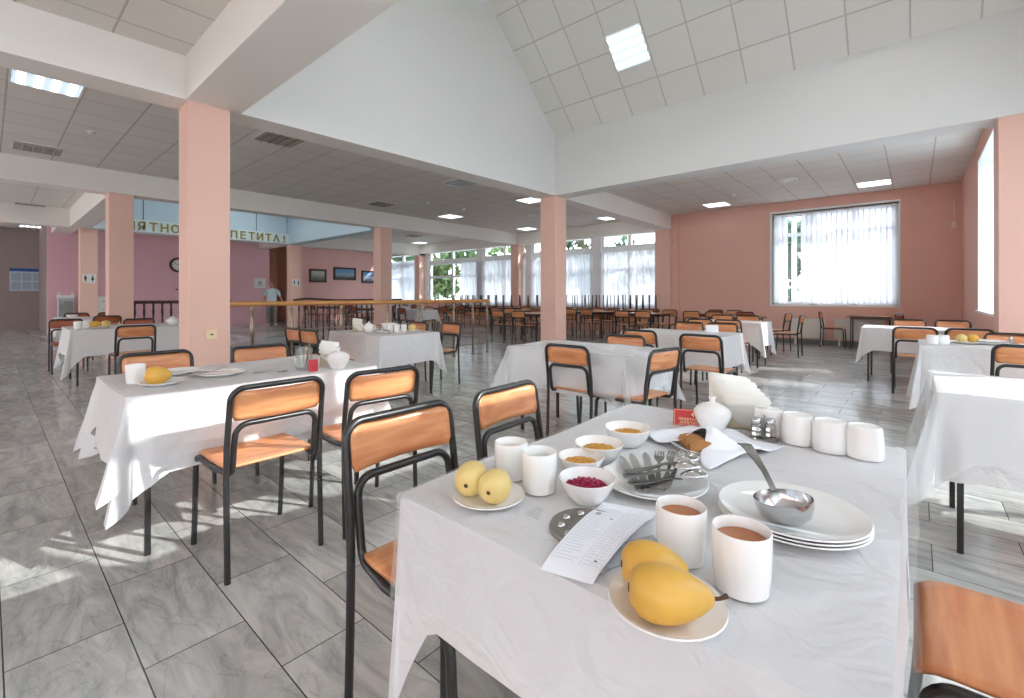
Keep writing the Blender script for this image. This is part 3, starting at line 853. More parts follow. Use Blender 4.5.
def picture(label, x, y0, y1, z0, z1, m):
    w, h = y1 - y0, z1 - z0
    t = thing('framed_picture', label, 'picture', (x, (y0 + y1) / 2, (z0 + z1) / 2), PI / 2, 'landscape pictures on the rose wall')
    fw = .09; b = MB()
    b.box(-w / 2, w / 2, -.04, 0, h / 2 - fw, h / 2).box(-w / 2, w / 2, -.04, 0, -h / 2, -h / 2 + fw).box(-w / 2, -w / 2 + fw, -.04, 0, -h / 2, h / 2).box(w / 2 - fw, w / 2, -.04, 0, -h / 2, h / 2)
    b.build('frame', M['picture_frame'], t, smooth=0)
    MB().box(-w / 2 + fw, w / 2 - fw, -.02, -.005, -h / 2 + fw, h / 2 - fw).build('canvas', m, t, smooth=0)
picture('framed grey-green landscape nearest the corridor opening', -21.45, 10.0, 10.84, 1.83, 2.46, painting_mat('landscape_a', srgb(190, 196, 180), srgb(140, 140, 120), srgb(100, 100, 80), 6))
picture('widest framed landscape with blue sky in the middle of the wall', -21.45, 11.2, 12.4, 1.97, 2.6, painting_mat('landscape_b', srgb(110, 150, 190), srgb(150, 170, 180), srgb(80, 84, 70), 3))
picture('framed blue winter landscape nearest the back pillar', -21.45, 12.72, 13.7, 1.84, 2.49, painting_mat('landscape_c', srgb(120, 160, 200), srgb(220, 224, 230), srgb(90, 100, 120), 5))

# notice board on the left wall
t = thing('notice_board', 'blue headed notice board with six sheets on the dusky wall', 'notice board', (LEFT, .95, 1.765), PI / 2)
MB().box(-.42, .42, -.02, 0, -.4, .4).build('board', mat('pale_board', srgb(190, 205, 220), .4), t, smooth=0)
MB().box(-.42, .42, -.024, -.018, .29, .4).build('header', M['print_blue'], t, smooth=0)
for i in range(3):
    for j in range(2):
        MB().box(-.38 + i * .265, -.15 + i * .265, -.026, -.019, -.36 + j * .32, -.08 + j * .32).build('sheet', M['print_grey'], t, smooth=0)

def wc_sign(label, x, y, z, two):
    t = thing('toilet_sign', label, 'sign', (x, y, z), PI / 2, 'toilet signs')
    MB().box(-.14, .14, -.012, 0, -.125, .125).build('plate', M['plastic'], t, smooth=0)
    b = MB()
    for s in (-1, 1):
        cx = s * .075
        b.lathe([(0, -.022), (.014, -.012), (.019, 0), (.014, .012), (0, .022)], 10, (cx, -.013, .065))
        if s > 0: b.add([(cx - .035, -.014, -.04), (cx + .035, -.014, -.04), (cx + .012, -.014, .04), (cx - .012, -.014, .04)], [(0, 1, 2, 3)])
        else: b.add([(cx - .015, -.014, -.04), (cx + .015, -.014, -.04), (cx + .032, -.014, .04), (cx - .032, -.014, .04)], [(0, 1, 2, 3)])
        b.cbox((cx, -.014, -.065), (.02, .003, .06))
    b.build('pictogram', M['black'], t, smooth=0)
wc_sign('toilet sign with two figures on the pillar near the stacked chairs', XC, YA + .38 + .185, 1.68, True)
wc_sign('toilet sign with two figures on the pillar beside the corridor', XC + .1, YB + .12 + .185, 1.68, True)
t = thing('evacuation_plan', 'white framed evacuation plan on the lavender wall by the corridor', 'sign', (-20.2, 7.38, 1.71), PI / 2)
MB().box(-.22, .22, -.015, 0, -.2, .2).build('board', M['plastic'], t, smooth=0)
b = MB()
for q in ((-.06, .06, -.02, .02), (-.06, -.04, -.1, .06), (.04, .06, -.1, .06), (-.06, .06, -.1, -.08), (-.06, .06, .05, .07)):
    b.box(q[0], q[1], -.018, -.014, q[2], q[3])
b.build('drawing', mat('green_print', srgb(90, 130, 110), .5), t, smooth=0)
# cabinets against the lavender wall
t = thing('glass_cabinet', 'pale grey glass fronted cabinet with white top by the lavender wall', 'cabinet', (-19.85, 1.62, 0), PI / 2)
MB().box(-.18, .18, -.16, .16, 0, 1.12).build('body', M['grey_cabinet'], t, smooth=0, bevel=.01)
MB().box(-.19, .19, -.17, .17, 1.12, 1.22).build('top', M['plastic'], t, smooth=0, bevel=.01)
MB().box(-.15, .15, -.172, -.16, .3, 1.05).build('front_panel', M['clear'], t, smooth=0)
b = MB()
for s in (-1, 1): b.box(s * .15 - .02, s * .15 + .02, -.02, .02, 1.22, 1.3)
b.build('bracket', M['plastic'], t, smooth=0)
t = thing('drawer_cabinet', 'white drawer cabinet with dark side behind the second pillar', 'cabinet', (-19.9, 2.5, 0), PI / 2)
MB().box(-.2, .2, -.2, .2, 0, 1.16).build('body', M['plastic'], t, smooth=0, bevel=.01)
for k in range(4):
    d = MB().box(-.18, .18, -.215, -.2, .1 + k * .26, .33 + k * .26).build('drawer', M['plastic'], t, smooth=0)
    MB().box(-.05, .05, -.23, -.215, .21 + k * .26, .23 + k * .26).build('handle', M['steel_dull'], d, smooth=0)
MB().box(-.26, -.205, -.19, .19, 0, 1.0).build('side_panel', M['dark'], t, smooth=0)
t = thing('wall_intercom', 'small outlined box on the lavender wall below the clock', 'intercom', (-20.2, 4.55, 1.22), PI / 2)
MB().box(-.13, .13, -.03, 0, -.16, .16).build('housing', M['lavender'], t, smooth=0, bevel=.01)
MB().box(-.04, .04, -.036, -.03, .18, .22).build('button', M['dark'], t, smooth=0)

# ================================================================== STAIR RAILINGS
t = thing('stair_railing', 'steel posted stair railing with honey wood handrail', 'railing', (0, 0, 0))
MB().tube([(-6.83, 1.75, 1.085), (-6.83, 3.5, 1.085), (-6.83, 7.05, 1.085)], .036, 12).build('handrail', M['rail_wood'], t)
for y in (2.40, 2.93, 3.70, 4.55, 5.25, 6.06, 6.58, 7.0):
    p = MB().lathe([(.045, 0), (.045, .015), (.022, .03), (.022, .62), (.03, .64), (.03, .80), (.022, .82), (.022, .98), (.03, 1.0), (.018, 1.05)], 12, (-6.83, y, 0)).build('post', M['post_metal'], t)
for z in (.2, .45, .7):
    MB().tube([(-6.83, 1.8, z), (-6.83, 7.0, z)], .008, 8).build('cross_rod', M['post_metal'], t)
b = MB()
y = 4.75
for k in range(12):
    pass
t2 = thing('stair_railing', 'far dark stair railing with turned balusters beyond the stairwell', 'railing', (0, 0, 0))
MB().tube([(-12.15, 1.98, 1.06), (-12.15, 3.0, 1.06), (-12.15, 3.8, 1.06)], .035, 10).build('handrail', M['rail_dark'], t2)
proto = MB().lathe([(.03, 0), (.03, .06), (.018, .1), (.026, .35), (.016, .45), (.016, .75), (.026, .85), (.018, .95), (.022, 1.04)], 10)
first = None
for k in range(12):
    y = 2.02 + k * .155
    if first is None:
        first = proto.build('baluster', M['iron'], t2, loc=(-12.15, y, 0))
    else:
        c = first.copy(); COL.objects.link(c); c.parent = t2; c.location = (-12.15, y, 0)

t3 = thing('stair_railing', 'dark curved end railing with balusters beyond the stairwell toward the pictures', 'railing', (0, 0, 0))
MB().tube([(-12.15, 5.25, 1.08), (-12.15, 5.6, 1.12), (-12.15, 6.4, 1.07), (-12.15, 8.6, 1.07)], .03, 10).build('handrail', M['rail_dark'], t3)
for k in range(20):
    c = first.copy(); COL.objects.link(c); c.parent = t3; c.location = (-12.15, 5.4 + k * .165, 0)
# ================================================================== CHAIRS
def make_chair(label, ply):
    t = thing('dining_chair', label, 'chair')
    R = .0125; hw = .20
    # rear frame: legs + tall inverted U carrying the backrest
    zt = .812
    for s in (-1, 1):
        MB().tube([(s * hw, -.235, 0), (s * hw, -.225, .25), (s * hw, -.22, .44)], R, 8).build('leg', M['black_tube'], t)
    yb = -.262
    pts = path([(-hw, -.22, .44), (-hw, -.225, .56), (-hw + .004, yb, zt), (hw - .004, yb, zt), (hw, -.225, .56), (hw, -.22, .44)], [.15, .055, .055, .15], 6)
    MB().tube(pts, R, 10).build('back_frame', M['black_tube'], t)
    # front frame: front legs, seat rails and the low inverted U under the backrest
    iw = hw - .027
    for s in (-1, 1):
        MB().tube(path([(s * hw, .235, 0), (s * hw, .215, .2), (s * hw, .20, .435), (s * hw, .10, .437)], [.3, .05], 6), R, 8).build('leg', M['black_tube'], t)
    pts = path([(-hw, .1, .437), (-hw, -.05, .437), (-iw, -.205, .437), (-iw, -.225, .56), (-iw + .004, -.240, .655), (iw - .004, -.240, .655), (iw, -.225, .56), (iw, -.205, .437), (hw, -.05, .437), (hw, .1, .437)], [.2, .045, .3, .05, .05, .3, .045, .2], 6)
    MB().tube(pts, R, 10).build('seat_frame', M['black_tube'], t)
    # seat: dished plywood plate
    def seat(u, v):
        x = (u - .5) * 2; y = v
        yy = -.18 + .40 * y
        w = .195 - .012 * (abs(2 * y - 1) ** 6)
        z = .456 - .010 * (1 - x * x) * (1 - (2 * y - 1) ** 2) - .02 * max(0, (y - .86) / .14) ** 2 + .006 * (1 - y)
        return (x * w, yy, z)
    MB().grid(seat, 12, 14).build('seat', ply, t, smooth=60, solid=.011)
    def back(u, v):
        x = (u - .5) * 2
        w = .186 - .012 * (abs(2 * v - 1) ** 8)
        return (x * w, yb + .016 - .028 * (1 - x * x) + .03 * (0.5 - v) * .6, .674 + .124 * v)
    MB().grid(back, 14, 6).build('backrest', ply, t, smooth=60, solid=.010)
    return t

CH = make_chair('orange plywood chair at the close end of the laid table, back to the pears', M['ply'])
CHD = None
first_used = [False]
def chair(label, x, y, face, group='dining chairs', rot=None, z=0.0, dark=False):
    """face: direction the sitter looks, degrees from +x"""
    rz = math.radians(face - 90)
    global CHD
    if dark:
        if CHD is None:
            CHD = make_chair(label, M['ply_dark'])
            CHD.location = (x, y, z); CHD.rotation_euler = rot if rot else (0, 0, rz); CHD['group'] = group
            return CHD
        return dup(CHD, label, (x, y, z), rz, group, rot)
    if not first_used[0]:
        first_used[0] = True
        CH['label'] = label; CH['group'] = group
        CH.location = (x, y, z); CH.rotation_euler = rot if rot else (0, 0, rz)
        return CH
    return dup(CH, label, (x, y, z), rz, group, rot)

# ================================================================== TABLES
def table(label, x0, x1, y0, y1, top_m=None, ht=.75, group='dining tables', inset=.05, apron=True):
    cx, cy = (x0 + x1) / 2, (y0 + y1) / 2; w, d = x1 - x0, y1 - y0
    t = thing('dining_table', label, 'table', (cx, cy, 0), 0, group)
    MB().box(-w / 2, w / 2, -d / 2, d / 2, ht - .026, ht - .005).build('tabletop', top_m or M['laminate'], t, smooth=0, bevel=.004)
    b = MB(); e = .004
    b.box(-w / 2 - e, w / 2 + e, -d / 2 - e, -d / 2, ht - .028, ht - .006).box(-w / 2 - e, w / 2 + e, d / 2, d / 2 + e, ht - .028, ht - .006).box(-w / 2 - e, -w / 2, -d / 2, d / 2, ht - .028, ht - .006).box(w / 2, w / 2 + e, -d / 2, d / 2, ht - .028, ht - .006)
    b.build('edge_band', M['dark_edge'], t, smooth=0)
    lx, ly = w / 2 - inset - .02, d / 2 - inset - .02
    b = MB()
    b.box(-lx, lx, -ly - .012, -ly + .012, ht - .075, ht - .028).box(-lx, lx, ly - .012, ly + .012, ht - .075, ht - .028).box(-lx - .012, -lx + .012, -ly, ly, ht - .075, ht - .028).box(lx - .012, lx + .012, -ly, ly, ht - .075, ht - .028)
    b.build('apron', M['black_tube'], t, smooth=0)
    for sx in (-1, 1):
        for sy in (-1, 1):
            MB().box(sx * lx - .012, sx * lx + .012, sy * ly - .012, sy * ly + .012, 0, ht - .028).build('leg', M['black_tube'], t, smooth=0, bevel=.003)
    return t

def tablecloth(label, x0, x1, y0, y1, over=.26, corner=.44, seed=0, ht=.7505, m=None, flare=.04, name='tablecloth', group='white tablecloths', ear=.07, cw=.19, amp=.016, wide=1.0):
    rnd = random.Random(seed)
    cx, cy = (x0 + x1) / 2, (y0 + y1) / 2
    w, d = (x1 - x0) / 2 + .008, (y1 - y0) / 2 + .008
    rc = .022
    per = []   # (px,py,nx,ny,dist to corner, side)
    corners = [(w, -d, -PI / 2), (w, d, 0), (-w, d, PI / 2), (-w, -d, PI)]
    sides = [((-w, -d), (w, -d), (0, -1)), ((w, -d), (w, d), (1, 0)), ((w, d), (-w, d), (0, 1)), ((-w, d), (-w, -d), (-1, 0))]
    for k in range(4):
        (ax, ay), (bx, by), (nx, ny) = sides[k]
        Ls = math.hypot(bx - ax, by - ay); n = max(10, int(Ls / .03))
        for i in range(n + 1):
            s = rc + (Ls - 2 * rc) * i / n
            per.append((ax + (bx - ax) * s / Ls, ay + (by - ay) * s / Ls, nx, ny, min(s, Ls - s) + .05, k * 10 + s))
        c = corners[k]; a0 = [-PI / 2, 0, PI / 2, PI][k]
        ccx, ccy = c[0] - math.copysign(rc, c[0]), c[1] - math.copysign(rc, c[1])
        for i in range(1, 10):
            a = a0 + PI / 2 * i / 10
            per.append((ccx + rc * math.cos(a), ccy + rc * math.sin(a), math.cos(a), math.sin(a), .07 * abs(i - 5) / 5, k * 10 + Ls))
    P = len(per); rows = 12
    ph = [rnd.uniform(0, 6.28) for _ in range(8)]
    cv = [rnd.uniform(.92, 1.05) for _ in range(4)]
    vs = []
    # top interior
    verts_top = []
    for (px, py, nx, ny, a, s) in per:
        verts_top.append((px - nx * .012, py - ny * .012, ht + .0015))
    vs += verts_top
    for j in range(rows + 1):
        t = j / rows
        for (px, py, nx, ny, a, s) in per:
            ww = max(0.0, 1 - a / cw)
            cid = (0 if px > 0 and py < 0 else 1 if px > 0 else 2 if py > 0 else 3)
            dep = over * (1 + .05 * math.sin(s * 5 + ph[0])) * (1 - ww) + corner * cv[cid] * ww
            dep = over * (1 + .04 * math.sin(s * 4.3 + ph[0])) + (corner * cv[cid] - over) * min(1, ww * wide) ** 1.15
            fall = t * dep
            round_in = min(1.0, fall / .02)
            z = ht - .010 * (1 - math.sqrt(max(0, 1 - round_in ** 2))) - fall * .985
            fold = (math.sin(s * 11 + ph[1]) * .5 + math.sin(s * 23 + ph[2]) * .3 + math.sin(s * 5.2 + ph[3]) * .4)
            out = .004 + flare * .32 * fall + amp * (fold + .8) * (fall / .3) ** 1.2
            # corner ear with pleats either side
            pleat = math.cos(min(1.6, a / (cw * .42)) * PI)
            out += ear * ww * (fall / corner) * (0.25 + .75 * pleat) * 1.1
            ox, oy = nx * out, ny * out
            # drag the hem near the corner toward the corner, closing the ear
            tx, ty = -ny, nx
            sgn = 0
            if a > 0 and ww > 0:
                sgn = 1 if (tx * px + ty * py) > 0 else -1
            pull = .38 * a * ww * (fall / corner) * sgn
            vs.append((px + ox + tx * pull, py + oy + ty * pull, z + .004 * math.sin(s * 9 + j)))
    fs = [tuple(range(P))]
    for j in range(rows + 1):
        o0 = 0 if j == 0 else P * j
        o1 = P * (j + 1)
        for i in range(P):
            i2 = (i + 1) % P
            fs.append((o0 + i, o1 + i, o1 + i2, o0 + i2))
    b = MB(); b.v = vs; b.f = fs
    o = b.build(name, m or M['cloth'], smooth=50, loc=(cx, cy, 0))
    return tag(o, label, 'tablecloth', group)

# ---------------------------------------------------------------- laid tables
# front table
T1 = (-.87, -.03, .62, 1.77)
table('dining table under white cloth crowded with cutlery, pears and tea cups', *T1)
tablecloth('white cloth of the front table crowded with crockery', *T1, over=.235, corner=.47, seed=3, ear=.010, cw=.17, flare=.0, amp=.007, wide=1.6)
# table by the front pillar
T2 = (-3.38, -2.60, .42, 1.62)
table('dining table under white cloth in front of the socket pillar', *T2)
tablecloth('double draped white cloth on the table before the socket pillar', *T2, over=.36, corner=.48, seed=5, ear=.09)
tablecloth('shorter white overcloth on the table before the socket pillar', T2[0] - .012, T2[1] + .012, T2[2] - .012, T2[3] + .012, over=.23, corner=.42, seed=8, ear=.11, ht=.7535, group='white overcloths')
# centre table
T3 = (-2.72, -1.62, 3.10, 3.78)
table('empty dining table under white cloth in front of the middle pillar', *T3)
tablecloth('plain white cloth on the empty table before the middle pillar', *T3, over=.34, corner=.44, seed=9)
T4 = (-2.72, -1.56, 5.15, 5.97)
table('dining table under white cloth with one folded napkin block, second in its row', *T4)
tablecloth('white cloth under the small folded napkin block', *T4, over=.36, corner=.5, seed=12)
T5 = (-3.00, -1.88, 8.30, 8.98)
table('dining table under white cloth, third in the row toward the far wall', *T5)
tablecloth('white cloth on the third table toward the far wall', *T5, over=.38, corner=.55, seed=15)
TM = (-5.52, -4.40, 2.84, 3.66)
table('dining table under white cloth before the stair railing', *TM)
tablecloth('white cloth on the table before the stair railing', *TM, over=.34, corner=.52, seed=17)
R1 = (.09, 1.14, 2.92, 3.68)
table('sunlit dining table under folded white cloth by the side window', *R1)
tablecloth('white cloth with plastic cover on the sunlit table by the side window', *R1, over=.37, corner=.42, seed=21)
R2 = (.04, 1.14, 5.55, 6.28)
table('dining table under white cloth with pears and a stack of cups', *R2)
tablecloth('long white cloth under the pears and the stack of cups', *R2, over=.44, corner=.6, seed=22)
R3 = (-.56, .60, 8.08, 8.85)
table('dining table under white cloth below the narrow side window', *R3)
tablecloth('white cloth with pointed hanging corner below the narrow side window', *R3, over=.30, corner=.5, seed=23)
T8 = (-9.2, -8.25, .72, 2.15)
table('dining table under white cloth beside the second pillar', *T8)
tablecloth('white cloth with pears on it beside the second pillar', *T8, over=.36, corner=.6, seed=27)
T9 = (-13.2, -12.25, .9, 2.1)
table('dining table under white cloth at the end of the shaded aisle', *T9)
tablecloth('white cloth at the end of the shaded aisle', *T9, over=.36, corner=.62, seed=28)
# clear film overlays hanging at the table edges
def film(label, x0, x1, y0, y1, seed, over, corner, ht=.752, ear=.12, flare=.25, amp=.016, cw=.19, m='film'):
    return tablecloth(label, x0, x1, y0, y1, over=over, corner=corner, seed=seed, m=M[m], ht=ht, name='plastic_table_cover', group='clear plastic covers', ear=ear, flare=flare, amp=amp, cw=cw)
film('clear plastic cover hanging from the sunlit table by the side window', R1[0] - .02, R1[1] + .02, R1[2] - .02, R1[3] + .02, 33, .30, .52)
film('clear plastic cover over the cloth of the crowded front table', T1[0] - .006, T1[1] + .02, T1[2] - .006, T1[3] + .012, 35, .20, .25, ear=.008, flare=.03, amp=.008, cw=.12, m='film_thin')
film('clear plastic cover on the empty table before the middle pillar', T3[0] - .02, T3[1] + .02, T3[2] - .02, T3[3] + .02, 34, .30, .5)

# ---------------------------------------------------------------- chairs around the laid tables
chair('orange plywood chair at the front table with its back beside the two-pear plate', -.978, .878, 0)
CH.scale = (1, 1, 1.022)
chair('orange plywood chair at the front table beside the two empty mugs', -1.04, 1.46, 2)
chair('brown seated chair at the front table on the ladle side, close to the far corner', .22, 1.43, 180)
chair('brown seated chair at the front table on the ladle side, close to the pear plate', .22, .95, 180)
chair('sunlit yellow-orange chair at the pillar table, nearer its draped corner', -2.385, .86, 180)
chair('sunlit yellow-orange chair at the pillar table, nearer the sugar bowl', -2.33, 1.39, 174)
chair('orange chair behind the pillar table beside the single pear', -3.60, .76, 0)
chair('orange chair behind the pillar table below the stair railing', -3.53, 1.39, 0)
chair('orange chair with black frame squarely facing the empty table before the middle pillar', -2.02, 3.20, 90)
chair('orange chair standing at an angle at the end of the empty table', -1.60, 3.24, 172)
chair('low seen chair back behind the empty table before the middle pillar', -2.10, 3.80, 270)
chair('orange chair drawn up to the napkin block table, nearer the middle pillar', -2.29, 5.00, 90)
chair('orange chair pulled out from the napkin block table, seat in full view', -1.57, 4.83, 90)
chair('orange chair back behind the napkin block table, nearer the pillar', -2.45, 6.42, 270)
chair('orange chair back just behind the folded napkin block', -2.02, 6.50, 270)
chair('darkened chair back before the third table, nearer the windows', -2.63, 7.90, 90)
chair('darkened chair back before the third table, nearer the floor gangway', -2.22, 7.95, 90)
chair('chair behind the third table toward the far wall, nearer the pilaster', -2.87, 9.36, 270)
chair('chair behind the third table toward the far wall, nearer the wide window', -2.41, 9.38, 270)
chair('chair behind the railing side table, nearer the stair railing', -5.38, 3.84, 268)
chair('chair behind the railing side table with all its long back leg visible', -4.88, 4.02, 268)
chair('red-orange chair before the railing side table, farther from the pillar socket', -5.52, 2.64, 92)
chair('red-orange chair before the railing side table, nearer the napkin holder', -5.10, 2.62, 92)
chair('orange chair drawn up to the pears and cups table', .66, 5.46, 90)
chair('chair back behind the pears and cups table', .74, 6.52, 270)
chair('orange chair facing the table below the narrow side window, long leg in view', 0.0, 7.55, 90)
chair('chair facing the table below the narrow side window, close to the wall', .47, 7.64, 90)
chair('chair behind the table below the narrow side window, gangway end', -.07, 9.42, 270)
chair('chair behind the table below the narrow side window, wall end', .44, 9.55, 270)
chair('brown chair backed toward the pillar table at the second pillar table', -7.74, 1.26, 180)
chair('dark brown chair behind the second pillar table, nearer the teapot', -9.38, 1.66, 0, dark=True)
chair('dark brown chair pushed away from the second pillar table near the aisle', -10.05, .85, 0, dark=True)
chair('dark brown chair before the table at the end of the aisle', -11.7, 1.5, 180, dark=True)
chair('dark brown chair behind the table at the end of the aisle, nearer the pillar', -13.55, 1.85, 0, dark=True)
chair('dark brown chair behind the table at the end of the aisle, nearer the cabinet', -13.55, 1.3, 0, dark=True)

# ---------------------------------------------------------------- bare tables toward the windows
table('bare table against the far wall under the wide window', -1.15, -.34, 12.72, 13.32, ht=.75)
chair('chair at the bare table under the wide window, facing along the wall', -1.42, 12.95, 0)
chair('red-brown chair by the corner behind the side window table', -.02, 13.08, 0, dark=True)
chair('red-brown chair near the corner turned along the far wall', .0, 12.53, 20, dark=True)
table('bare pale table at the end of the gangway before the wide window', -3.5, -2.4, 10.4, 11.1)
chair('chair standing sideways at the gangway end of the bare pale table', -1.92, 10.5, 180)
chair('chair standing sideways behind the gangway end chair of the bare pale table', -2.28, 11.3, 172)
chair('chair on the wall side of the bare pale table before the wide window', -3.0, 11.35, 262, dark=True)
ords = ['first', 'second', 'third', 'fourth', 'fifth', 'sixth', 'seventh']
bare = [(-5.8, -4.7, 10.9, 11.7, 'near the pink pilaster'), (-8.2, -7.0, 8.95, 9.75, 'just behind the middle pillar'), (-7.6, -6.5, 11.2, 12.0, 'before the bay beside the pilaster'),
        (-9.9, -8.8, 10.6, 11.35, 'between the middle pillar and the back pillar'), (-4.3, -3.3, 11.7, 12.4, 'along the pink far wall')]
for i, (x0, x1, y0, y1, lab) in enumerate(bare):
    table('bare pale wood table ' + lab, x0, x1, y0, y1)
    cx = (x0 + x1) / 2; q = (x1 - x0) / 4
    for sx, e in ((-1, 'window-row end'), (1, 'gangway end')):
        jx, jy, ja = random.uniform(-.05, .05), random.uniform(-.06, .06), random.uniform(-6, 6)
        chair('chair, room side, bare table %s, %s' % (lab, e), cx + sx * q * 1.05 + jx, y0 - .14 + jy, 90 + ja)
        jx, jy, ja = random.uniform(-.05, .05), random.uniform(-.06, .06), random.uniform(-6, 6)
        chair('chair, glass side, bare table %s, %s' % (lab, e), cx + sx * q * 1.05 + jx, y1 + .14 + jy, 270 + ja, dark=(i + sx) % 3 == 0)
far = [(-12.4, -11.9 + .6, 8.6, 9.35, 'behind the stair railing end', True), (-13.6, -12.5, 10.6, 11.3, 'seen through the railing before the back row pillar', False), (-15.2, -14.1, 8.6, 9.3, 'beyond the stairwell toward the pictures', False),
       (-16.6, -15.5, 10.7, 11.4, 'beyond the stairwell toward the glazing', True), (-18.6, -17.6, 8.9, 9.6, 'under the first framed picture', False), (-19.6, -18.5, 11.0, 11.7, 'under the widest framed picture', True)]
for i, (x0, x1, y0, y1, lab, cl) in enumerate(far):
    table('dining table ' + lab, x0, x1, y0, y1)
    if cl: tablecloth('white cloth on the table ' + lab, x0, x1, y0, y1, over=.3, corner=.45, seed=50 + i)
    cx = (x0 + x1) / 2; q = (x1 - x0) / 4
    for sx, e in ((-1, 'picture-wall end'), (1, 'pillar end')):
        jx, jy, ja = random.uniform(-.05, .05), random.uniform(-.06, .06), random.uniform(-6, 6)
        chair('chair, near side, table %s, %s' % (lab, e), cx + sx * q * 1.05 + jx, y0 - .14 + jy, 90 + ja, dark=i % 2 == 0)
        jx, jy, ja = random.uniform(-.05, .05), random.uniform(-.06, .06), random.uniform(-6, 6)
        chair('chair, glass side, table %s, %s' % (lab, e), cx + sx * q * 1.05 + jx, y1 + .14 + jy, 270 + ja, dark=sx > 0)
# last row: chairs upturned on the tables along the windows
for i in range(6):
    x1 = -5.75 - i * 1.62; x0 = x1 - 1.25
    lab = ords[i] + ' window-row table from the pilaster'
    table(lab.replace('table', 'bare dark edged table'), x0, x1, 12.72, 13.36)
    for k in range(3):
        for s in (0, 1):
            if (i, k, s) in ((1, 1, 0), (3, 2, 1)): continue
            yy = 12.80 if s == 0 else 13.28
            side = 'room side' if s == 0 else 'glass side'
            pos = ('pilaster end', 'middle', 'far end')[k]
            rz = 0 if s else PI
            chair('chair upturned on %s, %s, %s' % (lab, side, pos), x1 - .21 - k * .415, yy, 0, group='upturned chairs along the windows', rot=(PI, 0, rz), z=1.218, dark=False)

# ================================================================== CROCKERY AND FOOD
ZT = .7545
def mug_mesh(r=.0385, h=.085, name='mug'):
    return MB().lathe([(0, .004), (r * .78, .004), (r * .82, 0), (r * .9, .002), (r * .97, h * .35), (r, h * .75), (r, h - .002), (r - .0015, h), (r - .004, h - .003), (r - .005, h * .7), (r - .006, h * .3), (r * .75, .008), (0, .007)], 40)
def mug(label, x, y, liquid=None, r=.0385, h=.085, z=ZT, up=True, group='white china mugs', lv=.74, name='mug'):
    t = thing(name, label, 'mug', (x, y, z), 0, group)
    m = mug_mesh(r, h)
    if not up: m.xform(Matrix.Translation((0, 0, h)) @ Matrix.Rotation(PI, 4, 'X'))
    m.build('body', M['cup'], t)
    if liquid:
        MB().lathe([(0, h * lv), (r - .0055, h * lv)], 32).build('tea', M[liquid], t)
    return t
mug('white mug of tea beside the paper slip', -.299, .778, 'tea', .041, .090, lv=.82)
mug('white mug of tea between the pear plate and the stacked plates', -.199, .758, 'tea', .042, .092, lv=.82)
mug('white mug standing just behind the two pears', -.747, .850, 'milk', .041, .087, lv=.8)
mug('white empty mug between the two pears and the beetroot bowl', -.647, .834, None, .0405, .09)
for k, (x, y, lab) in enumerate(((-.350, 1.640, 'white cup upside down just behind the glass cruet'), (-.268, 1.62, 'white cup upside down beside the glass cruet'), (-.184, 1.60, 'white cup upside down, middle one of the cup row'), (-.104, 1.60, 'white cup upside down nearest the table corner'))):
    mug(lab, x, y, None, .0440, .086, up=False, group='upturned cups', name='cup')

def plate_mesh(r, h=.018):
    return MB().lathe([(0, .003), (r * .58, .003), (r * .62, 0), (r * .68, .001), (r * .8, h * .45), (r * .97, h * .9), (r, h), (r * .985, h + .002), (r * .8, h * .62), (r * .66, .006), (0, .005)], 56)
def plate(label, x, y, r, z=ZT, h=.018, group='white plates', name='plate'):
    t = plate_mesh(r, h).build(name, M['porcelain'], None, loc=(x, y, z))
    return tag(t, label, 'plate', group)

plate('small white plate under the two pale pears', -.700, .722, .079, h=.013)
plate('white saucer plate under the two ripe yellow pears', -.266, .636, .081, h=.014)
for k, lab in enumerate(('bottom white plate of the stack under the ladle', 'middle white plate of the stack under the ladle', 'top white plate of the stack with the ladle on it')):
    plate(lab, -.183, 1.036, .129, ZT + k * .0062, group='stacked plates')
plate('white plate piled with knives, forks and spoons', -.464, 1.033, .122, h=.016)
plate('white plate under the napkin wrapped bread', -.452, 1.385, .105, h=.014)

def pear(label, x, y, z, size, m, axis, roll=0, group='pears', name='pear', stem=True, fat=1.0):
    """axis: direction from blossom end to stem end"""
    t = thing(name, label, 'pear', (x, y, z), 0, group)
    prof = [(0, -.50), (.06, -.492), (.10, -.497), (.22, -.47), (.34, -.38), (.40, -.24), (.41, -.1), (.38, .05), (.32, .18), (.24, .30), (.17, .38), (.11, .44), (.05, .465), (0, .46)]
    b = MB().lathe([(r * size * fat, h * size) for r, h in prof], 36)
    q = Vector(axis).normalized().to_track_quat('Z', 'Y').to_matrix().to_4x4()
    vs = []
    for p in b.v:
        v = Vector(p); k = 1 + .05 * mnoise.noise(v * (1 / size) * 1.7 + Vector((x * 30, y * 30, 1)))
        v = Vector((v.x * k + .10 * size * (v.z / size) ** 2, v.y * k, v.z)); vs.append(tuple(v))
    b.v = vs
    b.xform(q).build('flesh', m, t)
    b = MB().lathe([(0, -.505 * size), (.045 * size, -.5 * size), (.065 * size, -.487 * size), (.05 * size, -.48 * size)], 10)
    b.v = [(v[0] + .025 * size, v[1], v[2]) for v in b.v]
    b.xform(q).build('blossom_end', M['stem'], t)
    if stem:
        b = MB().tube([(.02 * size, 0, .44 * size), (.03 * size, .01 * size, .53 * size), (.07 * size, .03 * size, .62 * size)], [.025 * size, .022 * size, .03 * size], 8)
        b.xform(q).build('stem', M['stem'], t)
    return t
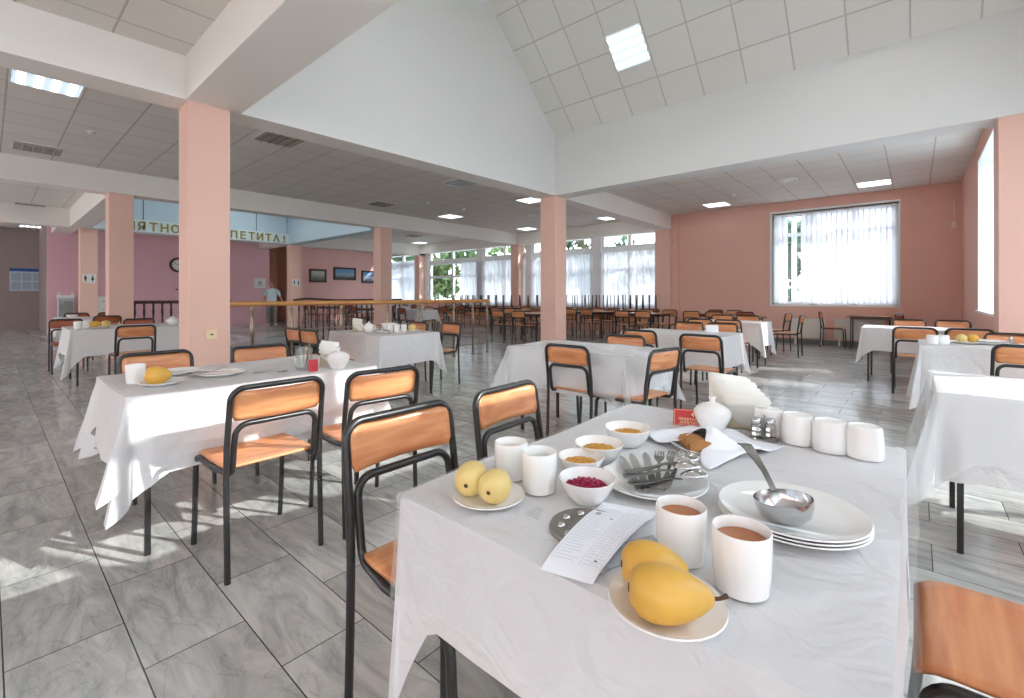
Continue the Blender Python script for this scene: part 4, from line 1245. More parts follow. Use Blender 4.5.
# forward axis toward the camera shows the blossom end
pear('pale round pear on the small plate, nearer the table edge', -.738, .712, ZT + .045, .088, M['pear_pale'], (-.45, .85, .12), stem=False)
pear('pale round pear on the small plate, nearer the mugs', -.672, .718, ZT + .044, .084, M['pear_pale'], (-.35, .9, .10), stem=False)
pear('ripe yellow pear in front with its stem to one side', -.246, .610, ZT + .042, .116, M['pear'], (.86, .56, -.06), fat=.77)
pear('ripe yellow pear behind the stemmed pear', -.288, .652, ZT + .043, .100, M['pear'], (.80, .60, -.05), stem=False, fat=.86)

def bowl(label, x, y, r, h, fill, seed, group='white bowls', name='bowl', z=ZT, fname='filling'):
    t = thing(name, label, 'bowl', (x, y, z), 0, group)
    MB().lathe([(0, .003), (r * .45, .003), (r * .5, 0), (r * .56, .003), (r * .78, h * .4), (r * .93, h * .78), (r, h), (r * .97, h + .001), (r * .88, h * .76), (r * .7, h * .38), (r * .45, .01), (0, .008)], 48).build('body', M['porcelain'], t)
    if fill:
        rnd = random.Random(seed); b = MB()
        zb = h * .56
        b.lathe([(r * .78, zb), (r * .45, zb + h * .14), (0, zb + h * .24)], 20)
        for k in range(130):
            a = rnd.uniform(0, 6.28); q = r * .7 * math.sqrt(rnd.random())
            zz = zb + h * .25 * (1 - q / (r * .78)) + .001
            R = Matrix.Rotation(rnd.uniform(0, 3), 3, 'Z') @ Matrix.Rotation(rnd.uniform(-.6, .6), 3, 'X')
            b.cbox((q * math.cos(a), q * math.sin(a), zz), (rnd.uniform(.006, .012), rnd.uniform(.003, .006), rnd.uniform(.003, .006)), R)
        f = b.build(fname, M[fill], t, smooth=0); f['kind'] = 'stuff'
    return t
bowl('white bowl of grated beetroot', -.537, .862, .062, .050, 'beet', 1, fname='beetroot')
bowl('white bowl of chopped nuts right behind the beetroot', -.626, .975, .057, .046, 'nuts', 2, fname='nuts')
bowl('white bowl of chopped nuts in the middle of the three', -.640, 1.086, .066, .050, 'nuts', 3, fname='nuts')
bowl('white bowl of chopped nuts farthest from the pears', -.646, 1.264, .070, .052, 'nuts', 4, fname='nuts')

# trivet
t = thing('trivet', 'round grey cast metal trivet with raised studs under the paper slip', 'trivet', (-.470, .756, ZT), 0)
MB().lathe([(0, .002), (.066, .002), (.071, 0), (.073, .003), (.071, .007), (.062, .006), (0, .006)], 40).build('disc', M['cast'], t)
b = None
for k in range(9):
    a = k * 2 * PI / 9 + .3
    c = MB().lathe([(.008, 0), (.007, .003), (.004, .005), (0, .0055)], 12, (.05 * math.cos(a), .05 * math.sin(a), .006)).build('stud', M['steel'], t)

# paper slip
t = thing('menu_slip', 'printed white paper slip lying over the trivet', 'paper', (-.425, .745, ZT + .0085), 0)
pa = [Vector((-.452, .590)), Vector((-.368, .612)), Vector((-.392, .905)), Vector((-.500, .872))]
def slip(u, v, dz=0.0):
    p = pa[0].lerp(pa[1], u).lerp(pa[3].lerp(pa[2], u), v)
    return (p.x + .421, p.y - .745, -.0065 + .0125 * max(0, math.sin(min(1, v * 1.15) * PI)) ** .6 + dz)
MB().grid(lambda u, v: slip(u, v), 8, 16).build('sheet', M['white_napkin'], t, smooth=60)
b = MB(); rnd = random.Random(5)
for i in range(26):
    v = .12 + i * .031
    for (u0, u1) in ((.08, .08 + rnd.uniform(.25, .45)), (.62, .62 + rnd.uniform(.08, .16)), (.82, .82 + rnd.uniform(.05, .12))):
        o = len(b.v); n = 4
        for q in range(n + 1):
            for w in (0, .0035): b.v.append(slip(u0 + (u1 - u0) * q / n, v + w, .0006))
        for q in range(n): b.f.append((o + 2 * q, o + 2 * q + 1, o + 2 * q + 3, o + 2 * q + 2))
for u in (.05, .58, .78, .96):
    o = len(b.v)
    for q in range(17):
        for w in (0, .006): b.v.append(slip(u + w, .1 + .85 * q / 16, .0005))
    for q in range(16): b.f.append((o + 2 * q, o + 2 * q + 1, o + 2 * q + 3, o + 2 * q + 2))
b.build('printing', M['print_line'], t, smooth=0)
MB().cbox((slip(.82, .16)[0], slip(.82, .16)[1], slip(.82, .16)[2] + .0012), (.004, .004, .0006)).build('ink_spot', M['print_ink'], t, smooth=0)
o = MB().prism([(-.385, .63), (-.362, .70), (-.350, .80), (-.365, .812), (-.40, .74)], ZT + .0005, ZT + .0025).build('receipt', mat('receipt_print', srgb(176, 180, 186), .7, var=.3, vscale=120), smooth=0)
tag(o, 'small printed receipt peeping out from under the paper slip', 'paper')
b = MB()
for k in range(5): b.box(-.60, -.565 - .004 * k, .725 + k * .009, .727 + k * .009, ZT, ZT + .0006)
o = b.build('cloth_print', mat('faint_grey_print', srgb(190, 190, 200), .8), smooth=0)
tag(o, 'faint printed lines on the cloth beside the trivet', 'printing')

# ---------------------------------------------------------------- cutlery
def place(b, p, az, pitch=0.0, roll=0.0):
    return b.xform(Matrix.Translation(p) @ Matrix.Rotation(az, 4, 'Z') @ Matrix.Rotation(-pitch, 4, 'Y') @ Matrix.Rotation(roll, 4, 'X'))
def strip(ws, th=.0018, zf=lambda x: 0.0):
    """flat tapering bar along +x: ws = [(x, half width)]"""
    b = MB(); n = len(ws); vs = []
    for x, w in ws:
        z = zf(x); vs += [(x, -w, z), (x, w, z), (x, w, z + th), (x, -w, z + th)]
    fs = [(0, 1, 2, 3), tuple((n - 1) * 4 + k for k in (3, 2, 1, 0))]
    for i in range(n - 1):
        for k in range(4):
            fs.append((i * 4 + k, (i + 1) * 4 + k, (i + 1) * 4 + (k + 1) % 4, i * 4 + (k + 1) % 4))
    return b.add(vs, fs)
def knife(label, p, az, pitch=0, roll=0):
    t = thing('table_knife', label, 'knife', (0, 0, 0), 0, 'table knives')
    place(strip([(0, .007), (.005, .0095), (.03, .0088), (.08, .0065), (.09, .006)], .004), p, az, pitch, roll).build('handle', M['steel_dull'], t, smooth=30)
    place(strip([(.088, .005), (.10, .0085), (.15, .0095), (.175, .008), (.192, .002)], .0016), p, az, pitch, roll).build('blade', M['steel'], t, smooth=30)
def fork(label, p, az, pitch=0, roll=0):
    t = thing('table_fork', label, 'fork', (0, 0, 0), 0, 'table forks')
    zf = lambda x: .010 * math.sin(max(0, min(1, (x - .1) / .09)) * PI)
    place(strip([(0, .006), (.01, .0095), (.05, .006), (.09, .0035), (.118, .004), (.130, .011), (.140, .0125)], .002, zf), p, az, pitch, roll).build('handle', M['steel_dull'], t, smooth=30)
    for k in range(4):
        y = -.0098 + k * .0065
        b = strip([(.138, .0024), (.165, .002), (.19, .0012)], .0018, zf); b.v = [(v[0], v[1] + y, v[2]) for v in b.v]
        place(b, p, az, pitch, roll).build('tine', M['steel'], t, smooth=30)
def spoon(label, p, az, pitch=0, roll=0, bl=.064, bw=.021, up=True):
    t = thing('table_spoon', label, 'spoon', (0, 0, 0), 0, 'table spoons')
    zf = lambda x: .006 * math.sin(max(0, min(1, (x - .06) / .07)) * PI)
    place(strip([(0, .006), (.01, .010), (.05, .0065), (.09, .004), (.122, .004)], .0022, zf), p, az, pitch, roll).build('handle', M['steel_dull'], t, smooth=30)
    sg = 1 if up else -1
    def fn(u, v):
        a = u * 2 * PI; r = v
        x = .118 + bl / 2 + r * bl / 2 * math.cos(a); y = r * bw * math.sin(a) * (1 + .12 * math.cos(a))
        return (x, y, sg * (-.011 * (1 - r * r)) + (.002 if up else .012))
    place(MB().grid(fn, 24, 6, wrap_u=True), p, az, pitch, roll).build('bowl', M['steel'], t, smooth=60, solid=.0012)
PX, PY = -.462, 1.035
zc = ZT + .012
D = math.radians
knife('knife lying outermost on the cutlery plate', (-.452, .945, zc + .004), D(131), D(3))
knife('knife lying second on the cutlery plate', (-.440, .952, zc + .008), D(127), D(4))
knife('knife lying nearest the forks on the cutlery plate', (-.425, .955, zc + .011), D(121), D(5))
fork('fork next to the knives on the cutlery plate', (-.418, .955, zc + .013), D(112), D(7))
fork('fork in the middle of the cutlery heap', (-.408, .955, zc + .015), D(104), D(8))
fork('fork nearest the spoons in the cutlery heap', (-.405, .965, zc + .018), D(97), D(9))
spoon('spoon with bowl down at the back of the cutlery heap', (-.487, .975, zc + .030), D(58), D(2), up=False)
spoon('spoon in the middle of the spoon heap', (-.492, .952, zc + .034), D(52), D(3), up=False)
spoon('spoon lying across the front of the cutlery heap', (-.490, .936, zc + .030), D(47), D(2), up=False)
spoon('spoon lowest in the cutlery heap toward the tea', (-.478, .935, zc + .018), D(43), D(2), up=False)

# ladle on the plate stack
t = thing('soup_ladle', 'steel soup ladle resting on the stacked plates', 'ladle', (-.178, .975, ZT + .021), 0)
prof = [(0, 0), (.014, .001), (.028, .006), (.038, .014), (.0435, .026), (.045, .038), (.0435, .038), (.042, .026), (.036, .015), (.026, .008), (0, .0025)]
MB().lathe([(r * 1.1, z * 1.25) for r, z in prof], 40).xform(Matrix.Translation((0, 0, .002)) @ Matrix.Rotation(D(-8), 4, 'Y')).build('bowl', M['steel'], t)
dirv = Vector((-.62, .78, 0)).normalized()
pts = [dirv * .046 + Vector((0, 0, .042)), dirv * .055 + Vector((0, 0, .05)), dirv * .085 + Vector((0, 0, .068)), dirv * .13 + Vector((0, 0, .085)), dirv * .165 + Vector((0, 0, .094)), dirv * .185 + Vector((0, 0, .09))]
side = Vector((-dirv.y, dirv.x, 0)); b = MB(); ws = [.006, .0055, .006, .0095, .012, .010]; vs = []
for p, w in zip(pts, ws):
    vs += [p - side * w, p + side * w, p + side * w + Vector((0, 0, .0025)), p - side * w + Vector((0, 0, .0025))]
n = len(pts); fs = [(0, 1, 2, 3), tuple((n - 1) * 4 + k for k in (3, 2, 1, 0))]
for i in range(n - 1):
    for k in range(4): fs.append((i * 4 + k, (i + 1) * 4 + k, (i + 1) * 4 + (k + 1) % 4, i * 4 + (k + 1) % 4))
b.add(vs, fs).build('handle', M['steel_dull'], t, smooth=30)

# bread under a folded napkin
t = thing('sliced_bread', 'few slices of brown bread peeping from the white napkin', 'bread', (-.455, 1.345, ZT + .012), 0)
for k in range(5):
    a = D(41)
    prof2 = [(-.030, 0), (.030, 0), (.033, .014), (.026, .026), (0, .031), (-.026, .026), (-.033, .014)]
    M4 = Matrix.Translation((.012 - k * .013, -.040 + k * .013, .0)) @ Matrix.Rotation(a, 4, 'Z') @ Matrix.Rotation(PI / 2 - .35, 4, 'X')
    MB().prism(prof2, -.005, .005, M4).build('slice', M['bread'], t, smooth=0, bevel=.002)
def bread_napkin():
    cs = [Vector((-.655, 1.36)), Vector((-.395, 1.215)), Vector((-.285, 1.54)), Vector((-.56, 1.63))]
    def fn(u, v):
        p = cs[0].lerp(cs[1], u).lerp(cs[3].lerp(cs[2], u), v)
        x, y = p.x, p.y
        # mouth: the front edge is folded back above the bread
        mouth = math.exp(-((u - .62) / .16) ** 2)
        vv = v
        back = .34 * mouth * (1 - v) ** 2
        p = cs[0].lerp(cs[1], u).lerp(cs[3].lerp(cs[2], u), v + back * (1 - v))
        x, y = p.x, p.y
        d = math.hypot(x + .452, y - 1.385)
        dome = .062 * math.exp(-(((x + .455) / .085) ** 2 + ((y - 1.385) / .075) ** 2))
        rim = .018 * max(0, 1 - (max(0, d - .10) / .06))
        z = max(.002 + rim, dome) + .008 * math.sin(u * 9 + v * 4) * math.sin(v * 8) * (.3 + v)
        z += .018 * math.exp(-((u - .14) / .10) ** 2) * (1 - v)
        return (x, y, ZT + max(.002, z))
    return MB().grid(fn, 56, 40)
nb = bread_napkin().build('cloth_napkin', M['white_napkin'], smooth=180, solid=.001)
tag(nb, 'white napkin folded loosely over the bread plate', 'napkin')

# red card
t = thing('table_card', 'red table number card with pale lettering beside the sugar bowl', 'sign', (-.585, 1.605, ZT), D(24))
MB().add([(-.055, -.022, 0), (.055, -.022, 0), (.055, -.006, .052), (-.055, -.006, .052), (.055, .02, 0), (-.055, .02, 0)],
         [(0, 1, 2, 3), (1, 4, 2), (3, 2, 4, 5), (0, 3, 5), (0, 5, 4, 1)]).build('card', M['red_card'], t, smooth=0)
b = MB()
M4 = Matrix.Translation((0, -.0145, .026)) @ Matrix.Rotation(math.atan2(.052, .016), 4, 'X')
def card_text(s, size, y, align='CENTER', x=0):
    vs, fs = text_mesh(s, size, align=align)
    b.add([M4 @ Vector((v.x + x, v.y + y, .0008)) for v in vs], fs)
card_text('40', .021, .0035, x=.012)
card_text('ПРИЯТНОГО', .0125, -.0105)
card_text('АППЕТИТА!', .0125, -.0225)
for (x0, x1, y0, y1) in ((-.052, .052, .0240, .0252), (-.052, .052, -.0256, -.0246), (-.052, -.051, -.0256, .0252), (.051, .052, -.0256, .0252)):
    b.add([M4 @ Vector(p) for p in ((x0, y0, .0008), (x1, y0, .0008), (x1, y1, .0008), (x0, y1, .0008))], [(0, 1, 2, 3)])
b.build('lettering', M['gold'], t, smooth=0)

# sugar bowl
def sugar_bowl(label, x, y, z=ZT, s=1.0, group='sugar bowls'):
    t = thing('sugar_bowl', label, 'sugar bowl', (x, y, z), 0, group)
    MB().lathe([(0, .003 * s), (.026 * s, .003 * s), (.03 * s, 0), (.034 * s, .004 * s), (.047 * s, .03 * s), (.053 * s, .048 * s), (.052 * s, .056 * s), (.049 * s, .058 * s)], 40).build('body', M['porcelain'], t)
    MB().lathe([(.050 * s, .058 * s), (.044 * s, .066 * s), (.028 * s, .076 * s), (.010 * s, .081 * s), (.007 * s, .086 * s), (.011 * s, .092 * s), (.010 * s, .098 * s), (0, .101 * s)], 40).build('lid', M['porcelain'], t)
    return t
sugar_bowl('white lidded sugar bowl beside the red card', -.508, 1.595, s=1.12)

# napkin holder with fanned napkins
def napkin_holder(label, nlabel, x, y, rz, n=26, s=1.0, z=ZT):
    t = thing('napkin_holder', label, 'napkin holder', (x, y, z), rz, 'napkin holders')
    MB().box(-.055 * s, .055 * s, -.024 * s, .024 * s, 0, .004 * s).build('base', M['holder'], t, smooth=0, bevel=.001)
    for sg in (-1, 1):
        poly = [(-.055 * s, 0), (.055 * s, 0), (.05 * s, .05 * s), (.03 * s, .074 * s), (0, .082 * s), (-.03 * s, .074 * s), (-.05 * s, .05 * s)]
        MB().prism(poly, -.0012, .0012, Matrix.Translation((0, sg * .0245 * s, 0)) @ Matrix.Rotation(PI / 2, 4, 'X')).build('side_plate', M['holder'], t, smooth=0)
    b = MB(); rnd = random.Random(int(abs(x * 1000)))
    for k in range(n):
        f = (k - (n - 1) / 2) / n
        y0 = f * .052 * s; lean = -.28 + f * .75
        w = .052 * s; h = (.098 + .038 * (f + .5) + rnd.uniform(-.003, .003)) * s; sh = (-.030 * f + rnd.uniform(-.003, .003)) * s
        vs = []
        for zz in (0, .35, .7, 1.0):
            for xx in (-1, -.3, .3, 1):
                ca_, sa_ = math.cos(.45 * f), math.sin(.45 * f)
                vs.append((xx * w * ca_ + sh, xx * w * sa_ + y0 + math.sin(lean) * h * zz * zz + .001 * math.sin(xx * 3 + k), .006 * s + h * zz * math.cos(lean * zz) - (.003 + .010 * f) * s * xx * zz))
        fs = [(r * 4 + c, r * 4 + c + 1, r * 4 + c + 5, r * 4 + c + 4) for r in range(3) for c in range(3)]
        b.add(vs, fs)
    o = b.build('paper_napkins', M['napkin'], smooth=60, loc=(x, y, z), rot=(0, 0, rz), solid=.0006)
    tag(o, nlabel, 'napkins', 'paper napkins', 'stuff')
napkin_holder('beige napkin holder behind the sugar bowl', 'thick fan of cream paper napkins behind the sugar bowl', -.462, 1.69, D(30), 40, 1.2)

# glass cruet
t = thing('glass_cruet', 'cut glass salt and pepper cruet beside the upturned cups', 'cruet', (-.352, 1.585, ZT), D(20))
MB().lathe([(0, .002), (.036, .002), (.040, 0), (.041, .006), (.036, .010), (0, .010)], 20).build('tray', M['cut_glass'], t, smooth=20)
for sx in (-.019, .019):
    j = MB().lathe([(0, .010), (.014, .010), (.017, .014), (.015, .022), (.017, .030), (.015, .038), (.016, .046), (.012, .050), (0, .050)], 10, (sx, 0, 0)).build('jar', M['cut_glass'], t, smooth=10)
    MB().lathe([(.013, .050), (.014, .053), (.013, .062), (.008, .067), (0, .068)], 16, (sx, 0, 0)).build('cap', M['steel'], j)
MB().tube([(0, 0, .01), (0, 0, .06), (.004, 0, .072), (0, 0, .08), (-.004, 0, .072), (0, 0, .062)], .003, 8).build('handle', M['steel_dull'], t)

# ---------------------------------------------------------------- items on the table by the pillar
mug('white mug at the draped corner of the pillar table', -2.99, .50, None, .042, .095)
plate('white plate under the single pear on the pillar table', -2.83, .575, .10)
pear('single ripe pear on the pillar table', -2.83, .565, ZT + .048, .115, M['pear'], (.5, .8, .05), stem=False)
plate('white plate with crossed knife and fork on the pillar table', -2.93, .86, .13)
knife('knife on the white plate of the pillar table', (-2.98, .74, ZT + .022), D(62))
fork('fork on the white plate of the pillar table', (-2.88, .72, ZT + .024), D(100), D(3))
plate('empty flat plate at the back of the pillar table', -3.16, .72, .12)
spoon('spoon lying on the pillar table cloth', (-2.84, 1.0, ZT + .004), D(65))
t = thing('drinking_glass', 'clear tumbler with a spoon on the pillar table', 'glass', (-2.74, 1.245, ZT), 0)
MB().lathe([(0, .004), (.036, .004), (.039, 0), (.043, .004), (.050, .135), (.0485, .135), (.041, .01), (0, .008)], 28).build('body', M['clear'], t)
o = MB().tube([(-2.735, 1.25, ZT + .01), (-2.715, 1.275, ZT + .185)], .004, 8).build('tea_spoon', M['steel'], smooth=40)
tag(o, 'teaspoon standing in the clear tumbler on the pillar table', 'spoon')
bowl('pale cup beside the tumbler on the pillar table', -2.86, 1.28, .042, .07, None, 0)
t = thing('table_card', 'small red card leaning by the tumbler on the pillar table', 'sign', (-2.66, 1.265, ZT), D(70))
MB().prism([(-.012, 0), (.012, 0), (0, .07)], -.025, .025, Matrix.Rotation(PI / 2, 4, 'X') @ Matrix.Identity(4)).xform(Matrix.Rotation(PI / 2, 4, 'Z')).build('card', M['red_card'], t, smooth=0)
sugar_bowl('white sugar bowl on the pillar table', -2.66, 1.42, s=1.3)
napkin_holder('napkin holder on the pillar table', 'cream napkins in the holder on the pillar table', -2.80, 1.44, D(40), 18, 1.05)

# ---------------------------------------------------------------- items on the railing table
def teapot(label, x, y, s=1.0, rz=0.0, z=ZT):
    t = thing('teapot', label, 'teapot', (x, y, z), rz, 'white teapots')
    MB().lathe([(0, .002), (.035 * s, .002), (.04 * s, 0), (.055 * s, .02 * s), (.063 * s, .05 * s), (.055 * s, .08 * s), (.035 * s, .095 * s)], 28).build('body', M['porcelain'], t)
    MB().lathe([(.036 * s, .095 * s), (.03 * s, .104 * s), (.01 * s, .111 * s), (.011 * s, .122 * s), (0, .126 * s)], 24).build('lid', M['porcelain'], t)
    MB().tube([(.05 * s, 0, .03 * s), (.085 * s, 0, .055 * s), (.1 * s, 0, .095 * s)], [.014 * s, .010 * s, .007 * s], 10).build('spout', M['porcelain'], t)
    MB().tube(path([(-.05 * s, 0, .085 * s), (-.1 * s, 0, .09 * s), (-.1 * s, 0, .03 * s), (-.055 * s, 0, .025 * s)], .03 * s, 5), .006 * s, 8).build('handle', M['porcelain'], t)
napkin_holder('napkin holder on the railing table', 'cream napkins in the holder on the railing table', -5.22, 3.05, D(40), 18, 1.1)
teapot('white teapot on the railing table beside the napkins', -5.06, 3.10, 1.0, D(200))
bowl('wide white bowl on the railing table', -4.92, 3.30, .10, .10, None, 0)
t = thing('glass_cruet', 'cut glass cruet on the railing table', 'cruet', (-5.12, 3.30, ZT), D(20))
MB().lathe([(0, .002), (.04, 0), (.036, .010), (0, .010)], 16).build('tray', M['cut_glass'], t, smooth=20)
MB().lathe([(0, .010), (.016, .010), (.017, .046), (.012, .05), (.012, .07), (0, .075)], 12).build('jar', M['cut_glass'], t, smooth=20)
for k in range(3):
    mug(('white cup at the pear end of the railing table', 'white cup beside the pear cup on the railing table', 'white cup third from the pear on the railing table')[k], -4.70 - k * .07, 3.36 - k * .05, None, .036, .09, group='white cups of the railing table', name='cup')
plate('white plate with the yellow pear on the railing table', -4.72, 3.50, .09)
pear('yellow pear on the railing table', -4.72, 3.50, ZT + .05, .10, M['pear_pale'], (.3, .8, .5))
plate('white plate at the middle of the railing table', -4.72, 3.08, .12)
plate('white plate stacked on the middle plate of the railing table', -4.72, 3.08, .10, ZT + .012)
spoon('spoon across the plates of the railing table', (-4.78, 2.98, ZT + .034), D(60))

# ---------------------------------------------------------------- items on other tables
for k in range(2):
    mug(('white upturned cup at the hanging corner of the pears table', 'white upturned cup between the corner cup and the pears')[k], .12 + .075 * k, 5.68 + .06 * k, None, .045, .085, up=False, group='cups beside the pears', name='cup')
plate('white plate under the pears beside the stack of cups', .36, 6.0, .12)
pear('yellow-green pear beside the stack of cups', .33, 5.98, ZT + .05, .10, M['pear_pale'], (.3, .8, .3))
pear('yellow pear second from the stack of cups', .40, 6.02, ZT + .05, .10, M['pear'], (-.5, .8, .2))
plate('white plate beyond the pears on the cups table', .52, 6.05, .13)
plate('white plate on top of the plate beyond the pears', .52, 6.05, .125, ZT + .014)
t = thing('glass_cruet', 'glass cruet at the far end of the cups table', 'cruet', (.66, 6.14, ZT), D(20))
MB().lathe([(0, .002), (.05, 0), (.046, .010), (0, .010)], 16).build('tray', M['cut_glass'], t, smooth=20)
MB().lathe([(0, .010), (.02, .010), (.021, .046), (.015, .05), (.015, .07), (0, .075)], 12).build('jar', M['cut_glass'], t, smooth=20)
o = MB().box(-.07, .07, -.05, .05, 0, .085).build('napkin_block', M['white_napkin'], smooth=0, bevel=.004, loc=(-1.86, 5.83, ZT), rot=(0, 0, .3))
tag(o, 'small folded block of white napkins on the cloth', 'napkins')
# second pillar table
mug('white mug at the aisle corner of the second pillar table', -8.36, .80, None, .045, .10)
mug('white mug beside the pears on the second pillar table', -8.46, .90, None, .045, .10)
plate('white plate under the pears on the second pillar table', -8.42, 1.02, .13)
pear('yellow pear on the second pillar table, aisle side', -8.42, .98, ZT + .055, .115, M['pear'], (.3, .8, .3))
pear('reddish yellow pear on the second pillar table, pillar side', -8.40, 1.09, ZT + .055, .12, M['pear_pale'], (-.3, .8, .2))
teapot('white teapot on the second pillar table', -8.45, 1.86, 1.15, D(120))
plate('white plate beside the mugs of the second pillar table', -8.45, 1.3, .13)
mug('small white cup behind the teapot of the second pillar table', -8.43, 2.02, None, .035, .11)
bowl('white bowl on the table at the end of the aisle', -12.4, 1.1, .09, .07, None, 0)
teapot('white teapot on the cloth table behind the railing end', -11.7, 9.0, 1.2, D(30))

# ================================================================== PERSON
def skinned(name, nodes, edges, m, parent, sub=2, root=0):
    me = bpy.data.meshes.new(name)
    me.from_pydata([n[0] for n in nodes], edges, [])
    o = bpy.data.objects.new(name, me); COL.objects.link(o)
    md = o.modifiers.new('skin', 'SKIN'); md.use_smooth_shade = True
    sd = o.modifiers.new('sub', 'SUBSURF'); sd.levels = sub; sd.render_levels = sub
    sk = me.skin_vertices[0].data if me.skin_vertices else None
    if sk is None:
        bpy.context.view_layer.objects.active = o
    for i, n in enumerate(nodes):
        r = n[1]
        me.skin_vertices[0].data[i].radius = r if isinstance(r, tuple) else (r, r)
        me.skin_vertices[0].data[i].use_root = (i == root)
    me.materials.append(m)
    if parent: o.parent = parent
    return o
def bake(o):
    dg = bpy.context.evaluated_depsgraph_get()
    me = bpy.data.meshes.new_from_object(o.evaluated_get(dg))
    old = o.data; o.modifiers.clear(); o.data = me
    for p in me.polygons: p.use_smooth = True

person = thing('person', 'person in pale tunic and grey trousers standing by the corridor', 'person', (-19.35, 7.52, 0), D(-10))
# local: faces +x, left arm +y
body_nodes = [((0, 0, .98), (.13, .16)), ((0, 0, 1.12), (.115, .15)), ((.01, 0, 1.28), (.12, .17)), ((0, 0, 1.42), (.09, .15)), ((.01, 0, 1.50), (.055, .055)), ((.025, 0, 1.57), (.05, .05)),
              ((0, .19, 1.40), .052), ((-.03, .27, 1.16), .042), ((.06, .36, .98), .032), ((.09, .385, .92), .03),
              ((0, -.19, 1.40), .052), ((-.02, -.25, 1.15), .042), ((.05, -.27, .92), .032), ((.06, -.275, .86), .03),
              ((0, .10, .90), (.085, .085)), ((.03, .115, .52), .06), ((0, .12, .12), .042), ((.0, .12, .05), .04), ((.13, .13, .03), .035),
              ((0, -.10, .90), (.085, .085)), ((.01, -.115, .52), .06), ((-.03, -.12, .12), .042), ((-.03, -.12, .05), .04), ((.10, -.13, .03), .035)]
E_ = [(0, 1), (1, 2), (2, 3), (3, 4), (4, 5), (3, 6), (6, 7), (7, 8), (8, 9), (3, 10), (10, 11), (11, 12), (12, 13), (0, 14), (14, 15), (15, 16), (16, 17), (17, 18), (0, 19), (19, 20), (20, 21), (21, 22), (22, 23)]
def person_body():
    me = bpy.data.meshes.new('body'); o = bpy.data.objects.new('body', me); COL.objects.link(o); o.parent = person
    me.from_pydata([n[0] for n in body_nodes], E_, [])
    md = o.modifiers.new('skin', 'SKIN'); md.use_smooth_shade = True
    sd = o.modifiers.new('sub', 'SUBSURF'); sd.levels = 2; sd.render_levels = 2
    lay = me.skin_vertices[0].data if len(me.skin_vertices) else None
    return o, lay
def chain(name, pts, m, n=14, parent=person):
    """closed tapering tube with elliptical sections: pts = [(centre, rx, ry)]"""
    b = MB(); rings = []
    for (c, ra, rb) in pts:
        rings.append([(c[0] + ra * math.cos(2 * PI * k / n), c[1] + rb * math.sin(2 * PI * k / n), c[2]) for k in range(n)])
    vs = [q for r in rings for q in r]; fs = []
    for i in range(len(rings) - 1):
        for k in range(n): fs.append((i * n + k, i * n + (k + 1) % n, (i + 1) * n + (k + 1) % n, (i + 1) * n + k))
    fs += [tuple(range(n - 1, -1, -1)), tuple((len(rings) - 1) * n + k for k in range(n))]
    return b.add(vs, fs)
o = bpy.data.objects.new('body', bpy.data.meshes.new('body')); COL.objects.link(o); o.parent = person
# one continuous body: torso, legs, arms, neck and head remeshed together
b = chain('x', [((0, 0, .86), .11, .155), ((0, 0, .98), .125, .17), ((.01, 0, 1.12), .11, .15), ((.01, 0, 1.28), .12, .18), ((0, 0, 1.40), .10, .19), ((0, 0, 1.46), .07, .12), ((.01, 0, 1.50), .055, .06), ((.02, 0, 1.56), .052, .055)], None)
for s, k in ((1, .03), (-1, -.02)):
    b.tube([(0, s * .09, .92), (.02 + k, s * .105, .70), (.03 + k, s * .115, .50), (.0 + k, s * .12, .30), (-.02 + k, s * .12, .08)], [.095, .082, .062, .056, .04], 14)
    b.tube([(-.06 + k, s * .12, .045), (.02 + k, s * .125, .045), (.10 + k, s * .13, .04), (.17 + k, s * .135, .03)], [.038, .045, .042, .026], 12)
b.tube([(0, .15, 1.40), (-.01, .23, 1.32), (-.03, .29, 1.14), (.05, .37, .98), (.08, .40, .93)], [.06, .055, .044, .034, .028], 12)
b.tube([(0, -.15, 1.40), (-.01, -.21, 1.32), (-.02, -.25, 1.14), (.04, -.27, .94), (.05, -.275, .88)], [.06, .055, .044, .034, .028], 12)
for (hx, hy, hz, s) in ((.085, .41, .90, 1), (.055, -.28, .85, -1)):
    b.cbox((hx, hy, hz), (.035, .055, .07), Matrix.Rotation(.2 * s, 3, 'X'))
    for q in range(4):
        b.tube([(hx - .012 + q * .0 + .004, hy - .022 + q * .015, hz - .03), (hx + .002, hy - .024 + q * .016, hz - .07 - .008 * (q in (1, 2))), (hx + .012, hy - .024 + q * .016, hz - .095 - .01 * (q in (1, 2)))], [.009, .008, .006], 6)
    b.tube([(hx + .01, hy - s * .025, hz + .01), (hx + .03, hy - s * .035, hz - .025), (hx + .035, hy - s * .032, hz - .045)], [.011, .009, .007], 6)
def head(u, v):
    a = u * 2 * PI; t = v * PI
    x, y, z = .098 * math.sin(t) * math.cos(a), .077 * math.sin(t) * math.sin(a), -.118 * math.cos(t)
    if x > 0 and z < 0: x += .012 * (-z / .118); y *= 1 - .2 * (-z / .118)
    front = math.exp(-((a if a < PI else a - 2 * PI) / .22) ** 2)
    x += .02 * front * math.exp(-((z + .012) / .022) ** 2) - .008 * math.exp(-((abs(y) - .03) / .014) ** 2) * math.exp(-((z - .012) / .014) ** 2) * (x > 0) + .006 * front * math.exp(-((z + .06) / .01) ** 2)
    return (x + .03, y, z + 1.635)
b.grid(head, 32, 20, wrap_u=True)
for s in (-1, 1):
    b.lathe([(0, -.03), (.012, -.02), (.016, .0), (.013, .022), (0, .03)], 8, (.02, s * .078, 1.63))
o.data = b.build('tmp', M['skin']).data
tmp = [q for q in bpy.data.objects if q.name.startswith('tmp')]
for q in tmp: bpy.data.objects.remove(q)
rm = o.modifiers.new('remesh', 'REMESH'); rm.mode = 'VOXEL'; rm.voxel_size = .008; rm.use_smooth_shade = True
